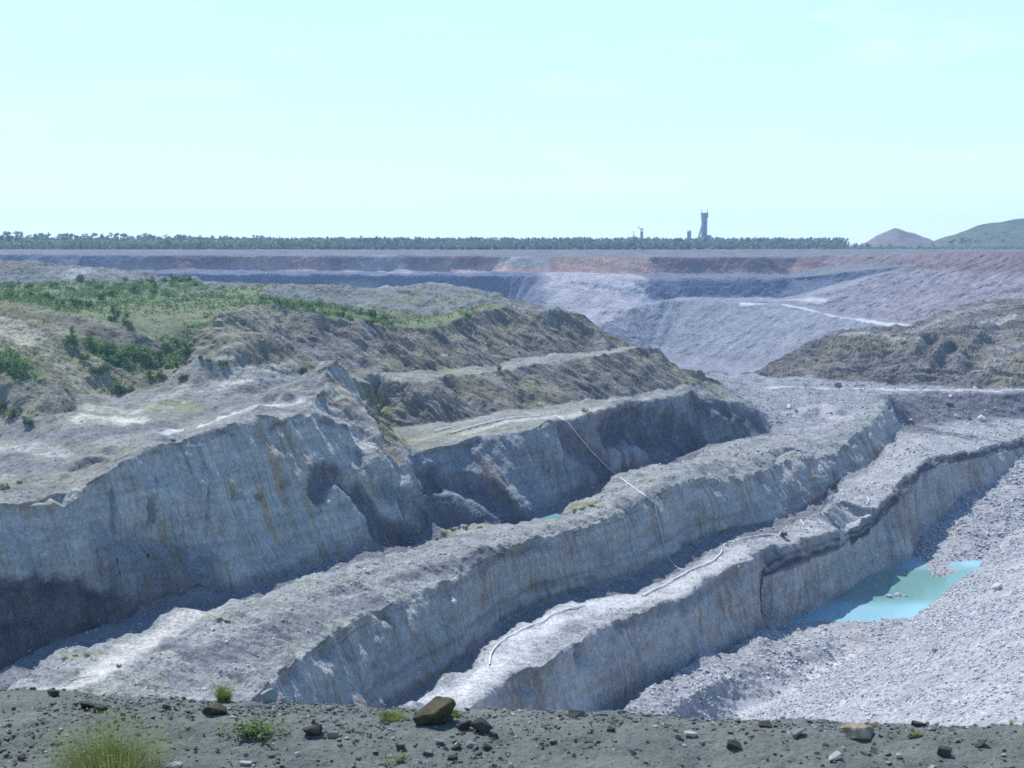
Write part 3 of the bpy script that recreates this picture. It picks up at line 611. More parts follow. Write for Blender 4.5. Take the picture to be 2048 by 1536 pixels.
# coal face low on the left of the main wall: everything under an arch, in the plane of the face
def face_poly(pp):
    w = np.array([surf(*p) for p in pp]); return uvz(w)[:, 1:], w
def in_poly(X, poly):
    ins = np.zeros(len(X), bool); j = len(poly) - 1
    for i in range(len(poly)):
        a, b = poly[i], poly[j]
        c = ((a[1] > X[:, 1]) != (b[1] > X[:, 1])) & (X[:, 0] < (b[0] - a[0]) * (X[:, 1] - a[1]) / (b[1] - a[1] + 1e-12) + a[0]); ins ^= c; j = i
    return ins
arch, wv = face_poly([(2, 1172), (60, 1166), (120, 1168), (180, 1180), (230, 1200), (268, 1222), (284, 1226)])
arch = np.vstack([[arch[0, 0] - 80, arch[0, 1]], arch, [arch[-1, 0] + 2, -90], [arch[0, 0] - 80, -90]])
Q = uvz(V)
sel = (zw['wall_main'] > .4)
Xw = Q[:, 1:] + np.stack([n8 * 2.5, n3 * 1.6], 1)
soft = np.mean([in_poly(Xw - np.array([0, 1.0]) * h_, arch) for h_ in (-.4, .3, 1.0, 1.8, 2.8)], axis=0)
blend(0.95 * sel * sstep(.05, .75, soft) * (.95 + .3 * n3), (.042, .044, .050))
beds_ = sstep(.15, .4, fbm(np.stack([V[:, 0] / 60, Q[:, 1] / 60 , V[:, 2] * .9 + n8], 1), 2, 141)); blend(0.45 * zw['wall_main'] * beds_ * sstep(.55, .8, VV), (.15, .155, .165))
# painted routes: pale wheel tracks, dark beds and patches, painted shade, green patches (pixel path, half width m, colour, strength)
PAINT = [
    ([(60, 1400), (130, 1372), (215, 1335), (290, 1275), (345, 1253), (400, 1236)], 2.6, (0.395, 0.382, 0.344), .9),
    ([(400, 1232), (470, 1212), (560, 1188)], 1.8, (0.353, 0.344, 0.311), .6),
    ([(880, 1400), (950, 1362), (1000, 1330), (1030, 1290), (1075, 1260), (1130, 1228), (1200, 1212), (1280, 1200), (1330, 1186)], 2.9, (0.399, 0.391, 0.37), .9),
    ([(1330, 1186), (1390, 1155), (1440, 1118), (1490, 1100)], 2.2, (0.395, 0.386, 0.361), .8),
    ([(1560, 1085), (1640, 1055), (1700, 1010), (1750, 960), (1790, 910), (1840, 880)], 3.0, (0.344, 0.336, 0.311), .6),
    ([(930, 862), (1000, 848), (1080, 836), (1140, 832), (1200, 818), (1300, 795)], 1.6, (0.37, 0.361, 0.311), .8),
    ([(800, 878), (860, 868), (930, 858)], 2.4, (0.28, 0.275, 0.15), .7), ([(775, 860), (765, 830), (745, 800)], 3.0, (0.21, 0.19, 0.09), .8),
    ([(265, 826), (330, 800), (400, 790), (470, 770), (560, 760)], 1.5, (0.4, 0.39, 0.33), .7),
    ([(170, 838), (230, 842), (262, 838)], 3.4, (0.43, 0.415, 0.33), .85), ([(190, 815), (235, 820)], 3.2, (0.4, 0.39, 0.3), .7), ([(0, 640), (30, 665), (70, 690)], 4.0, (0.38, 0.35, 0.26), .7), ([(60, 700), (110, 730), (170, 775)], 4.0, (0.33, 0.31, 0.21), .5),
    ([(300, 815), (340, 810), (385, 820)], 3.2, (0.19, 0.2, 0.09), .7), ([(240, 690), (330, 700), (390, 715), (430, 712)], 1.3, (0.13, 0.125, 0.1), .7), ([(380, 775), (460, 765), (540, 745), (600, 740)], 3.0, (0.4, 0.395, 0.34), .5),
    ([(0, 905), (50, 900), (120, 905)], 2.6, (0.395, 0.386, 0.353), .7), ([(20, 945), (80, 935)], 2.2, (0.353, 0.344, 0.311), .5), ([(330, 872), (420, 845), (520, 815), (600, 800)], 1.2, (0.42, 0.42, 0.386), .8), ([(520, 805), (590, 795)], 1.5, (0.386, 0.378, 0.353), .5),
    ([(880, 1065), (920, 1056), (970, 1052)], 2.0, (0.24, 0.25, 0.11), .7), ([(1150, 1015), (1180, 1012), (1200, 1005)], 2.2, (0.19, 0.18, 0.08), .8), ([(140, 1310), (190, 1305)], 1.5, (0.24, 0.22, 0.13), .7), ([(420, 1240), (450, 1236)], 1.3, (0.26, 0.27, 0.13), .7),
    ([(1540, 775), (1640, 776), (1760, 776), (1900, 782), (2047, 783)], 3.0, (0.386, 0.378, 0.37), .85), ([(1700, 776), (1800, 776)], 4.5, (0.37, 0.361, 0.353), .7),
    ([(1490, 606), (1560, 608), (1620, 622), (1700, 638), (1810, 654)], 5.0, (.40, .395, .39), .85), ([(1530, 600), (1640, 602)], 5.5, (.38, .375, .37), .8),
    ([(1825, 662), (1870, 650), (1910, 630), (1960, 618), (2046, 610)], 3.6, (.27, .265, .25), .8), ([(1930, 640), (1990, 628), (2045, 622)], 3.5, (0.09, 0.088, 0.08), .8), ([(1960, 655), (2040, 632)], 3.0, (0.36, 0.35, 0.33), .8), ([(1870, 672), (1930, 660), (1990, 652), (2045, 650)], 3.0, (0.075, 0.07, 0.062), .7), ([(1660, 673), (1740, 673), (1850, 676)], 2.0, (0.33, 0.32, 0.29), .8), ([(1540, 755), (1600, 705), (1645, 674)], 2.5, (0.09, 0.085, 0.075), .6),  # pale track; lit tops and shaded faces of the bank painted in
    ([(1420, 850), (1500, 862)], 2.0, (0.12, 0.12, 0.125), .4), ([(1580, 830), (1650, 815), (1690, 840)], 4.0, (0.353, 0.344, 0.328), .7), ([(1600, 860), (1680, 845), (1740, 815)], 3.5, (0.336, 0.328, 0.311), .6),
    ([(690, 545), (760, 540), (800, 545)], 12, (0.336, 0.336, 0.319), .6), ([(480, 540), (560, 538), (640, 543)], 10, (0.4, 0.3, 0.24), .6), ([(850, 543), (960, 545), (1000, 540)], 9, (0.4, 0.3, 0.24), .6),
    ([(560, 573), (640, 575), (700, 574), (800, 573), (900, 572)], 3, (0.353, 0.353, 0.319), .5), ([(150, 555), (165, 545)], 5, (0.33, 0.32, 0.32), .7), ([(0, 545), (40, 550)], 6, (0.15, 0.12, 0.09), .7),
    ([(60, 600), (160, 590), (260, 592), (360, 580)], 8, (0.085, 0.14, 0.045), .75), ([(200, 572), (300, 575), (380, 572)], 8, (0.09, 0.15, 0.05), .7), ([(40, 580), (100, 578)], 8, (0.09, 0.14, 0.05), .6),
    ([(510, 602), (600, 610), (680, 618), (760, 645)], 5, (0.085, 0.13, 0.045), .7), ([(200, 700), (260, 720), (350, 715)], 4.5, (0.09, 0.14, 0.05), .7), ([(0, 720), (50, 740)], 5, (0.1, 0.15, 0.05), .7),
    ([(1680, 690), (1760, 690), (1840, 695)], 8, (0.19, 0.175, 0.1), .6), ([(1870, 690), (1900, 720), (1880, 750)], 4, (0.13, 0.12, 0.11), .5), ([(1960, 740), (2045, 690)], 6, (0.29, 0.27, 0.23), .6), ([(2000, 760), (2047, 720)], 6, (0.21, 0.19, 0.12), .6),
    ([(1500, 1425), (1580, 1380), (1660, 1325), (1720, 1290)], 2.2, (0.42, 0.412, 0.395), .8), ([(1620, 1265), (1690, 1258), (1740, 1255)], 2.5, (0.37, 0.361, 0.344), .6),
    ([(130, 645), (180, 658), (230, 672), (290, 690)], 4.5, (0.13, 0.12, 0.085), .65), ([(230, 668), (300, 700)], 4, (0.15, 0.14, 0.12), .5), ([(0, 800), (60, 790), (120, 800)], 4, (0.2, 0.2, 0.17), .6),  # shaded slope below the hill crest painted dark
    ([(1745, 1275), (1690, 1300)], 3.0, (0.27, 0.26, 0.25), .5), ([(1840, 1155), (1890, 1156)], 2.5, (0.36, 0.29, 0.26), .8)]
PAINT += [
    ([(648, 752), (676, 756), (708, 764)], 1.5, (.075, .075, .08), .9), ([(626, 783), (655, 789), (692, 802)], 0.7, (.09, .09, .095), .8), ([(638, 838), (690, 850), (730, 868)], 0.7, (.10, .10, .11), .7), ([(700, 900), (760, 905), (800, 915)], 1.2, (.12, .125, .14), .6),
    ([(632, 985), (645, 952), (675, 950), (715, 990), (750, 1045), (790, 1075), (850, 1062)], 2.6, (.085, .09, .105), .75), ([(770, 985), (820, 1010), (860, 1030)], 2.4, (.11, .115, .135), .6), ([(160, 925), (200, 915), (238, 912)], 1.2, (.085, .085, .085), .8), ([(530, 800), (555, 790), (580, 800)], 1.6, (.11, .11, .105), .8),  # shadow painted into the alcove and under the lip
    ([(850, 965), (890, 962), (940, 972), (990, 1005), (1025, 1040)], 3.0, (.09, .095, .12), .8), ([(860, 1020), (920, 1045), (990, 1050)], 3.0, (.10, .105, .13), .7), ([(1115, 860), (1150, 890), (1190, 925), (1215, 955)], 2.6, (.095, .10, .125), .75),  # folded dark rock of the bench face, fold shadows painted in
    ([(1215, 880), (1250, 845), (1300, 835), (1350, 850), (1400, 880)], 4.5, (.07, .075, .10), .85), ([(1240, 870), (1300, 865), (1360, 880)], 4.0, (.07, .075, .10), .8), ([(1390, 812), (1440, 830), (1490, 850), (1520, 862)], 4.5, (.09, .095, .12), .7), ([(1250, 925), (1300, 918), (1360, 905)], 2.0, (.10, .105, .13), .7),  # more folds there, their shade painted into the rock colour
    ([(1220, 915), (1250, 905), (1290, 912)], 2.0, (.34, .34, .34), .6), ([(1080, 870), (1120, 900), (1150, 960)], 2.2, (.29, .30, .32), .5), ([(800, 915), (825, 950), (850, 1000)], 1.6, (.36, .36, .36), .6),
    ([(220, 1120), (270, 1140), (340, 1160), (410, 1170)], 5.0, (.17, .175, .185), .7), ([(320, 1190), (400, 1180)], 4.0, (.17, .175, .185), .6)]
PAINT += [
    ([(1795, 815), (1900, 812), (2047, 808)], 9, (.11, .11, .115), .8), ([(1805, 842), (1920, 832), (2040, 826)], 6, (.13, .13, .135), .6),
    ([(200, 850), (260, 852), (330, 846)], 4.5, (.15, .15, .155), .7), ([(0, 862), (80, 870), (180, 880)], 4, (.16, .16, .165), .6), ([(0, 922), (90, 940), (140, 930)], 4, (.15, .155, .155), .6), ([(420, 815), (500, 800)], 3, (.16, .16, .16), .6), ([(540, 770), (600, 760), (640, 758)], 4, (.16, .165, .165), .6), ([(330, 770), (420, 755)], 3, (.17, .165, .15), .6),
    ([(340, 1300), (430, 1325), (520, 1285), (640, 1235), (740, 1200)], 2.6, (.13, .135, .145), .65), ([(770, 1165), (860, 1146), (940, 1120), (1010, 1096)], 1.1, (.11, .115, .12), .7), ([(640, 1185), (720, 1170)], 1.2, (.13, .135, .14), .6), ([(1150, 1048), (1230, 1020), (1330, 972)], 1.0, (.13, .135, .14), .6), ([(1400, 935), (1480, 940), (1540, 925)], 2.0, (.14, .145, .155), .6),
    ([(1230, 1250), (1300, 1230), (1400, 1190), (1480, 1140)], .9, (.14, .145, .15), .6), ([(1000, 1385), (1050, 1345), (1110, 1325)], .9, (.14, .145, .15), .5)]
road_mask = np.zeros(len(V))
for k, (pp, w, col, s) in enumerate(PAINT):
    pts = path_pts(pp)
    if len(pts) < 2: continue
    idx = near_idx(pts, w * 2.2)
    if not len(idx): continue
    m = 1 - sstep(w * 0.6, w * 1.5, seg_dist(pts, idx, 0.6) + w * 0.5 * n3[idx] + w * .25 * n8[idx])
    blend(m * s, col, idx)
    if col[0] > .345 and col[1] > .35: road_mask[idx] = np.maximum(road_mask[idx], m * (s > .75))
rm = np.clip(road_mask * 1.3, 0, 1)[:, None]                      # wheels have pressed the tracks flat
V = V * (1 - rm) + smooth(V, T, 14) * rm
C = C * (1 + 0.10 * np.clip(road_mask, 0, 1))[:, None]
C = np.clip(C * (1 + 0.10 * n3 + 0.12 * n8)[:, None], 0.02, 0.75)

# ------------------------------------------------------------------ the terrain objects
MT = {'rubble': terrain_mat('pale_rubble', 0.42, 1.5, 0.7, 0.45), 'wall': wall_mat('streaked_rock'), 'soil': terrain_mat('dry_spoil', 0.34, 0.9, 0.6, 0.5), 'far': terrain_mat('far_ground', 0.22, 0.35, 0.5, 1.0)}
OBJS = [('spoil_slope', 'rubble', ['gravel'], 'pale grey spoil slope of loose stones falling to the turquoise pond'),
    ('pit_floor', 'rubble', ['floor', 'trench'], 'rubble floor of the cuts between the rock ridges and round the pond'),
    ('rock_face', 'wall', ['wall_near', 'coal'], 'fluted rock face with a black coal band standing over the turquoise pond'),
    ('ridge_top', 'rubble', ['top_near'], 'pale ridge top with a wheel track and a white hose along its edge'),
    ('rock_face', 'wall', ['wall_mid'], 'ochre streaked rock face of the middle ridge'),
    ('ridge_top', 'rubble', ['top_mid'], 'grey green top of the middle ridge with a wheel track at its low end'),
    ('rock_face', 'wall', ['wall_main'], 'tallest pale rock face with ochre streaks and a dark coal face at its foot'),
    ('rock_face', 'wall', ['wall_bench'], 'shaded bluish rock face under the bench crossed by a thin white hose'),
    ('spoil_bank', 'soil', ['bench', 'spoil'], 'terraced brown spoil banks with gullies behind the main rock face'),
    ('grassy_hill', 'soil', ['plateau', 'hill'], 'sandy hill with bushes and dry grass on top of the main rock face'),
    ('field', 'soil', ['field'], 'green scrub field behind the sandy hill'), ('spoil_bank', 'soil', ['mound'], 'grey green flat topped spoil bank behind the row of bushes'),
    ('ramp', 'rubble', ['flat', 'dump'], 'stony ramp and dumped face at the far end of the cuts'),
    ('spoil_bank', 'soil', ['mound_right'], 'brown eroded spoil bank beside the pale haul road'),
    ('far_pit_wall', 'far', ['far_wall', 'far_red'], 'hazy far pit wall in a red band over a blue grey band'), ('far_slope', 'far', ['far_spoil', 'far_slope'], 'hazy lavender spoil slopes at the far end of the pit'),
    ('plain', 'far', ['plain'], 'flat ground behind the far rim of the pit')]
def sub_mesh(name, tm, mat):
    t = T[tm]; u, inv = np.unique(t.ravel(), return_inverse=True)
    me = np_mesh(name, V[u], inv.reshape(-1, 3))
    a = me.color_attributes.new('tint', 'FLOAT_COLOR', 'POINT')
    a.data.foreach_set('color', np.concatenate([C[u], np.ones((len(u), 1))], 1).astype(np.float32).ravel())
    me.materials.append(MT[mat]); return me
rf = road_mask[T].mean(1) > 0.5
ROADZ = np.isin(Z, [ZI[n] for n in ('top_near', 'top_mid', 'flat', 'far_spoil', 'mound_right', 'bench')])
rf &= ROADZ
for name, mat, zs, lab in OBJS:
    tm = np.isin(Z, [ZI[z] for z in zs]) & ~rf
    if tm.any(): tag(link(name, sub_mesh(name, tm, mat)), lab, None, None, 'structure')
for zs, lab in ((['top_near'], 'pale wheel track along the ridge top beside the white hose'), (['top_mid'], 'pale wheel track on the low end of the middle ridge'),
                (['flat', 'mound_right'], 'pale haul road in front of the brown spoil bank'), (['far_spoil'], 'white haul road slanting down the far spoil slope'), (['bench'], 'pale track along the bench')):
    tm = np.isin(Z, [ZI[z] for z in zs]) & rf
    if tm.any(): tag(link('track', sub_mesh('track', tm, 'far' if zs == ['far_spoil'] else 'rubble')), lab, None, None, 'structure')
vis = (Z != ZI['plain']) & (V[T[:, 0], 1] > 100)
terr = BVHTree.FromPolygons(V.tolist(), T[vis].tolist())
print('terrain', round(_t.time() - _t0, 1))

# far ground out to the horizon, the hills on it, water
m = flat_mat('far_plain', (.10, .12, .06), (.15, .15, .09), 0.01, bump=0)
fp = np.array([(-3600, 1600, -10.2), (3600, 1600, -10.2), (3000, 2440, -10.2), (-3000, 2440, -10.2)])
tag(link('ground', np_mesh('ground', fp, [[0, 1, 2, 3]]), m), 'flat wooded plain out to the horizon', None, None, 'structure')
def hill(name, cx, cy, prof, depth, label, col1, col2):
    xs = np.linspace(prof[0][0], prof[-1][0], 110); hs = np.interp(xs, [p[0] for p in prof], [p[1] for p in prof])
    ys = np.linspace(-1, 1, 60); X, Y = np.meshgrid(xs, ys); Hh = np.tile(hs, (60, 1)) * (1 - np.abs(Y)) ** 0.9
    q = np.stack([X.ravel() + cx, Y.ravel() * depth + cy, Hh.ravel() - 10.4], 1)
    q[:, 2] += fbm(q / 22.0, 3, 7) * np.minimum(Hh.ravel() * 0.25, 3.0)
    idx = np.arange(60 * 110).reshape(60, 110)
    F = np.stack([idx[:-1, :-1], idx[:-1, 1:], idx[1:, 1:], idx[1:, :-1]], -1).reshape(-1, 4)
    m = flat_mat(name + '_soil', col1, col2, 0.05, bump=0.4, bump_d=0.5)
    return tag(link(name, np_mesh(name, q, F), m), label, None, None, 'structure')
k = 2200 / FPX
hx = lambda px: (px - 1024) * k
hz = lambda py: (495 - py) * k
hill('hill', 0, 2200, [(hx(1700), 0), (hx(1722), 6), (hx(1745), 17), (hx(1770), 27), (hx(1785), 31), (hx(1800), 29), (hx(1820), 24), (hx(1850), 15), (hx(1875), 6), (hx(1895), 0)], 60,
     'bare brown conical spoil hill on the horizon', (.135, .115, .095), (.19, .165, .14))
hill('hill', 0, 2260, [(hx(1850), 0), (hx(1875), 7), (hx(1900), 13), (hx(1930), 22), (hx(1965), 32), (hx(2000), 40), (hx(2048), 45), (hx(2150), 50), (hx(2300), 30)], 130,
     'long bushy green hill at the right end of the horizon', (.055, .085, .035), (.12, .12, .07))
def water(name, pts, z, label):
    m = NT('milky_' + name)
    sx = m.n('ShaderNodeSeparateXYZ'); g = m.n('ShaderNodeNewGeometry'); m.l(g.outputs['Position'], sx.inputs[0])
    y = m.math('ADD', sx.outputs['Y'], m.math('MULTIPLY', m.noise(m.pos(), 0.09, 4), 9.0))
    deep = m.math('MULTIPLY', m.mapr(y, 345, 353, 0, 1), m.mapr(y, 382, 391, 1, 0))
    c = m.mix(deep, (.22, .40, .44), (.125, .255, .22)) if name == 'pond' else (.13, .27, .26, 1)
    if name == 'pond': m.l(c, m.b.inputs['Base Color'])
    else: m.b.inputs['Base Color'].default_value = c
    m.b.inputs['Roughness'].default_value = 0.12; m.b.inputs['Specular IOR Level'].default_value = 0.3; m.b.inputs['IOR'].default_value = 1.33
    m.bump(m.noise(m.pos((1, .5, 1)), 1.6, 3), 0.12, 0.06)
    return tag(link(name, np_mesh(name, [(*q, z) for q in pts], [list(range(len(pts)))]), m.m), label, None, None, 'structure')
water('pond', [(50, 300), (175, 300), (205, 470), (80, 470)], POND_Z, 'turquoise pond at the foot of the fluted rock face')
water('pool', [tuple(P(*q, POOL_Z)[:2]) for q in ((1058, 1058), (1128, 1054), (1150, 1034), (1112, 1027), (1070, 1040))], POOL_Z, 'small pale pool in the trench behind the middle ridge')
# ------------------------------------------------------------------ loose rock, vegetation and the works
rng = np.random.default_rng(11); random.seed(5)
def place(px, py):
    p = surf(px, py, terr); return p if p is not None else surf(px, py)
def rock_data(seed, n=14, flat=1.0, sub=0):
    r = random.Random(seed); bm = bmesh.new()
    for _ in range(n):
        v = Vector((r.uniform(-1, 1), r.uniform(-1, 1), r.uniform(-1, 1)))
        v = v / max(v.length, .3) * r.uniform(.75, 1.0); v.z *= flat; bm.verts.new(v)
    h = bmesh.ops.convex_hull(bm, input=bm.verts)
    bmesh.ops.delete(bm, geom=[e for e in h['geom_interior'] if isinstance(e, bmesh.types.BMVert)], context='VERTS')
    if sub:
        bmesh.ops.triangulate(bm, faces=bm.faces[:])
        bmesh.ops.bevel(bm, geom=bm.edges[:], offset=0.07, segments=1, affect='EDGES')
        bmesh.ops.subdivide_edges(bm, edges=bm.edges[:], cuts=sub, use_grid_fill=True)
    bmesh.ops.triangulate(bm, faces=bm.faces[:])
    bm.verts.index_update()
    q = np.array([v.co[:] for v in bm.verts]); t = np.array([[v.index for v in f.verts] for f in bm.faces]); bm.free()
    if sub: q = q * (1 + 0.10 * fbm(q * 2.2 + seed, 4, seed % 97)[:, None])
    return q, t
RT = [rock_data(100 + i, 9, 0.6) for i in range(6)]
def scatter(name, pts, nrm_, size, mat, label, kind='stuff', sink=0.25, cat=None):
    vs, ts, o = [], [], 0
    kind_i = rng.integers(0, len(RT), len(pts))
    for k, (q, t) in enumerate(RT):
        s = np.nonzero(kind_i == k)[0]
        if not len(s): continue
        a = rng.uniform(0, 2 * np.pi, len(s)); c_, s_ = np.cos(a), np.sin(a)
        S = size[s][:, None] * rng.uniform(.7, 1.3, (len(s), 3))
        x = q[None] * S[:, None, :]
        w = np.stack([x[..., 0] * c_[:, None] - x[..., 1] * s_[:, None], x[..., 0] * s_[:, None] + x[..., 1] * c_[:, None], x[..., 2]], -1)
        w += (pts[s] + nrm_[s] * (size[s] * sink)[:, None])[:, None, :]
        vs.append(w.reshape(-1, 3)); ts.append((t[None] + (np.arange(len(s)) * len(q))[:, None, None]).reshape(-1, 3) + o); o += len(s) * len(q)
    return tag(link(name, np_mesh(name, np.vstack(vs), np.vstack(ts)), mat), label, cat, None, kind)
pale_rock = NT('pale_rock'); _v = pale_rock.noise(pale_rock.pos(), 0.9, 2)
pale_rock.l(pale_rock.mix(pale_rock.mapr(_v, .3, .7, 0, 1), (.22, .225, .23), (.54, .54, .53)), pale_rock.b.inputs['Base Color']); pale_rock = pale_rock.m
vd = np.linalg.norm(V, axis=1)
inw = (np.abs(V[:, 0]) < V[:, 1] * .38 + 6) & (V[:, 1] > 130) & (V[:, 2] > -.352 * V[:, 1])
def pick(w, n):
    w = w * inw * vd ** 2; w = w / w.sum(); return rng.choice(len(V), n, replace=False, p=w)
Nf = vnormals(V, T)
dry = (V[:, 2] > POND_Z + .1)
patch = sstep(-.25, .35, n8 + .5 * n30)
for zone_w, n, smin, smax, lab in ((zw['gravel'] * (.15 + patch), 26000, .08, .48, 'loose pale stones strewn over the spoil slope'),
        (zweight([1.0 if z == 'floor' else 0 for z in ZN]) * (.1 + patch) * dry, 8000, .12, .6, 'broken pale rubble on the pit floor'),
        ((zw['top_near'] + zw['top_mid'] + zweight([1.0 if z in ('flat', 'dump') else 0 for z in ZN])) * (.1 + patch) * (1 - road_mask), 9000, .12, .5, 'broken rubble along the ridge tops'),
        ((zw['plateau'] + .5 * zw['spoil'] + .5 * zw['mound'] + .5 * zw['bench'] + .5 * zw['mound_right']) * (.1 + patch), 2500, .15, .45, 'pale stones on the old spoil'),
        ((zweight([1.0 if z == 'trench' else 0 for z in ZN]) + wallw * sstep(.8, 1.0, VV)) * (.1 + patch), 4000, .12, .5, 'fallen blocks along the foot of the rock faces')):
    i = pick(zone_w, n)
    scatter('rubble', V[i], Nf[i], smin + (smax - smin) * rng.random(n) ** 3.0 * np.clip(vd[i] / 300, .8, 1.6), pale_rock, lab)

# boulders one can pick out
BMAT = [flat_mat('boulder_pale', (.40, .39, .37), (.52, .51, .49), 1.4, bump=.5, bump_d=.1), flat_mat('boulder_dark', (.13, .13, .14), (.20, .20, .20), 1.4, bump=.5, bump_d=.1)]
for k, (px, py, w, mi, lab) in enumerate([(1779, 1193, 16, 0, 'small pale boulder standing in the pond left of the larger one'), (1797, 1190, 20, 0, 'largest pale boulder standing in the turquoise pond'), (1810, 1191, 12, 0, 'smallest boulder at the right of the boulder heap in the pond'),
        (1993, 1181, 28, 0, 'lone pale boulder on the stony slope right of the pond'), (1581, 818, 20, 0, 'lone pale boulder on the rubble ramp at the far end of the shaded ridge'), (1592, 822, 10, 0, 'small pale stone just right of the lone boulder on the ramp'),
        (1901, 795, 12, 0, 'white stone at the top of the boulders on the dumped face'), (1898, 812, 20, 1, 'dark block on the dumped face below a white stone'), (1963, 841, 22, 0, 'white flat boulder low on the dumped face'), (1914, 835, 14, 0, 'white boulder in the spill below the dark block'),
        (1880, 850, 12, 0, 'white boulder at the left foot of the spilled rocks'), (1938, 838, 10, 1, 'dark boulder between two white ones on the dumped face'), (1676, 773, 18, 1, 'dark slab on the edge of the haul road'), (1610, 772, 18, 0, 'white slab left on the edge of the haul road'),
        (1850, 776, 14, 0, 'pale stone on the haul road edge left of the white heap'), (1949, 778, 14, 0, 'whitest heap stone on the edge of the haul road'), (1906, 779, 10, 0, 'small white stone on the haul road edge between two larger ones'), (1837, 973, 16, 0, 'pale boulder on the lip over the fluted face'),
        (1822, 842, 10, 0, 'small pale stone where the middle ridge meets the dumped face'), (372, 700, 12, 0, 'white stone beside the bush at the right end of the hollow'), (345, 880, 14, 0, 'white broken block on the lip of the tallest face'), (1870, 1305, 16, 1, 'dark stone in the middle of the bright spoil slope')]):
    p = P(px, py + 4, POND_Z - .25) if 'in the pond' in lab or 'turquoise pond' in lab else place(px, py); s = w / FPX * np.linalg.norm(p) * 0.55
    q, t = rock_data(300 + k, 14, .72, 2); q = q * np.array([s, s * .85, s]); q[:, 2] += s * .35
    o = tag(link('boulder', np_mesh('boulder', q, t), BMAT[mi]), lab, 'boulder'); o.location = p; o.rotation_euler.z = k * 1.3

# hoses lying on the ground
def tube(name, pts, r, mat, sides=6):
    pts = np.asarray(pts); vs, fs = [], []
    for i, p in enumerate(pts):
        d_ = pts[min(i + 1, len(pts) - 1)] - pts[max(i - 1, 0)]; d_ = d_ / max(np.linalg.norm(d_), 1e-6)
        a = np.cross(d_, (0, 0, 1.0)); a = a / max(np.linalg.norm(a), 1e-6); b_ = np.cross(a, d_)
        rr = r[i] if hasattr(r, '__len__') else r
        for k in range(sides):
            t = 2 * math.pi * k / sides; vs.append(p + (a * math.cos(t) + b_ * math.sin(t)) * rr)
    for i in range(len(pts) - 1):
        for k in range(sides): fs.append((i * sides + k, i * sides + (k + 1) % sides, (i + 1) * sides + (k + 1) % sides, (i + 1) * sides + k))
    return np_mesh(name, vs, fs, True)
white_hose = flat_mat('white_hose', (.62, .62, .60), (.74, .74, .72), .8, .5, 0)
def hose(pp, r, label, lift=1.0):
    w = path_pts(pp, tree=terr); keep = [w[0]]
    for q in w[1:]:
        if np.linalg.norm(q - keep[-1]) > .8 and np.linalg.norm(q - keep[-1]) < 60: keep.append(q)
    keep = np.array(keep)
    for _ in range(1): keep[1:-1] = keep[1:-1] * .5 + (keep[:-2] + keep[2:]) * .25
    keep[:, 2] += r * lift + .12
    if lift > 1: keep[:, :2] -= PERP * .6                       # hangs clear of the face
    return tag(link('hose', tube('hose', keep, r, None), white_hose), label, 'hose')
hose([(979, 1332), (981, 1311), (992, 1294), (1012, 1277), (1029, 1270), (1043, 1260), (1063, 1253), (1091, 1243), (1098, 1233), (1128, 1222), (1170, 1212)], .12, 'white hose along the near end of the lowest ridge top')
hose([(1285, 1194), (1306, 1181), (1330, 1173), (1337, 1164), (1348, 1161), (1382, 1141), (1428, 1123), (1434, 1115), (1447, 1104), (1442, 1094), (1450, 1089), (1471, 1082), (1502, 1075), (1539, 1070), (1562, 1072)], .14, 'white hose winding along the ridge top up to the pump')
hose([(1601, 1041), (1605, 1047), (1608, 1053)], .12, 'short white hose end on the ridge top just past the pump')
hose([(1673, 1007), (1684, 1002), (1695, 997)], .12, 'short white hose on the far part of the ridge top')
hose([(1734, 997), (1740, 1003), (1731, 1011)], .13, 'small hooked white hose near the lip of the fluted face')
hose([(869, 865), (885, 860), (903, 856)], .17, 'shorter of two pale hoses at the near end of the bench')
hose([(900, 868), (934, 858), (982, 845), (1026, 837), (1080, 834)], .17, 'longer of two pale hoses on the bench')
hose([(1105, 832), (1130, 844), (1152, 872), (1180, 905), (1210, 935), (1238, 958), (1262, 976), (1292, 998), (1302, 1006)], .13, 'thin white hose hanging down the shaded bench face and over the trench', 1.5)
hose([(1306, 1012), (1315, 1050), (1321, 1080), (1328, 1110), (1345, 1133), (1362, 1142)], .07, 'faint thin hose hanging down the face of the middle ridge', 1.5)
twig = flat_mat('bleached_wood', (.45, .42, .36), (.56, .53, .47), 2, .9, 0)
for pp, lab in (([(48, 1368), (55, 1358), (66, 1352)], 'bleached forked branch lying at the left end of the middle ridge'), ([(140, 1362), (160, 1356), (183, 1353)], 'long bleached branch lying beside the wheel track')):
    w = path_pts(pp, tree=terr); w[:, 2] += .06; tag(link('dead_branch', tube('dead_branch', w, np.linspace(.10, .03, len(w)), None), twig), lab, 'branch')
# pump beside the hose
pp_ = place(1568, 1074)
pump = tag(empty('pump', pp_, -.4), 'small dark wheeled pump at the end of the white hose', 'pump')
iron = flat_mat('dark_iron', (.05, .05, .05), (.09, .09, .09), 4, .6, 0); lite = flat_mat('pale_paint', (.55, .55, .53), (.62, .62, .6), 4, .6, 0)
def bm_obj(name, fn, mat, parent):
    bm = bmesh.new(); fn(bm); me = bpy.data.meshes.new(name); bm.to_mesh(me); bm.free(); return link(name, me, mat, parent)
def box(bm, c, s, bev=0.0, rot=None):
    r = bmesh.ops.create_cube(bm, size=1.0); M_ = Matrix.Translation(c) @ (rot or Matrix()) @ Matrix.Diagonal((*s, 1))
    bmesh.ops.transform(bm, matrix=M_, verts=r['verts'])
    if bev: bmesh.ops.bevel(bm, geom=list({e for v in r['verts'] for e in v.link_edges}), offset=bev, segments=2, affect='EDGES')
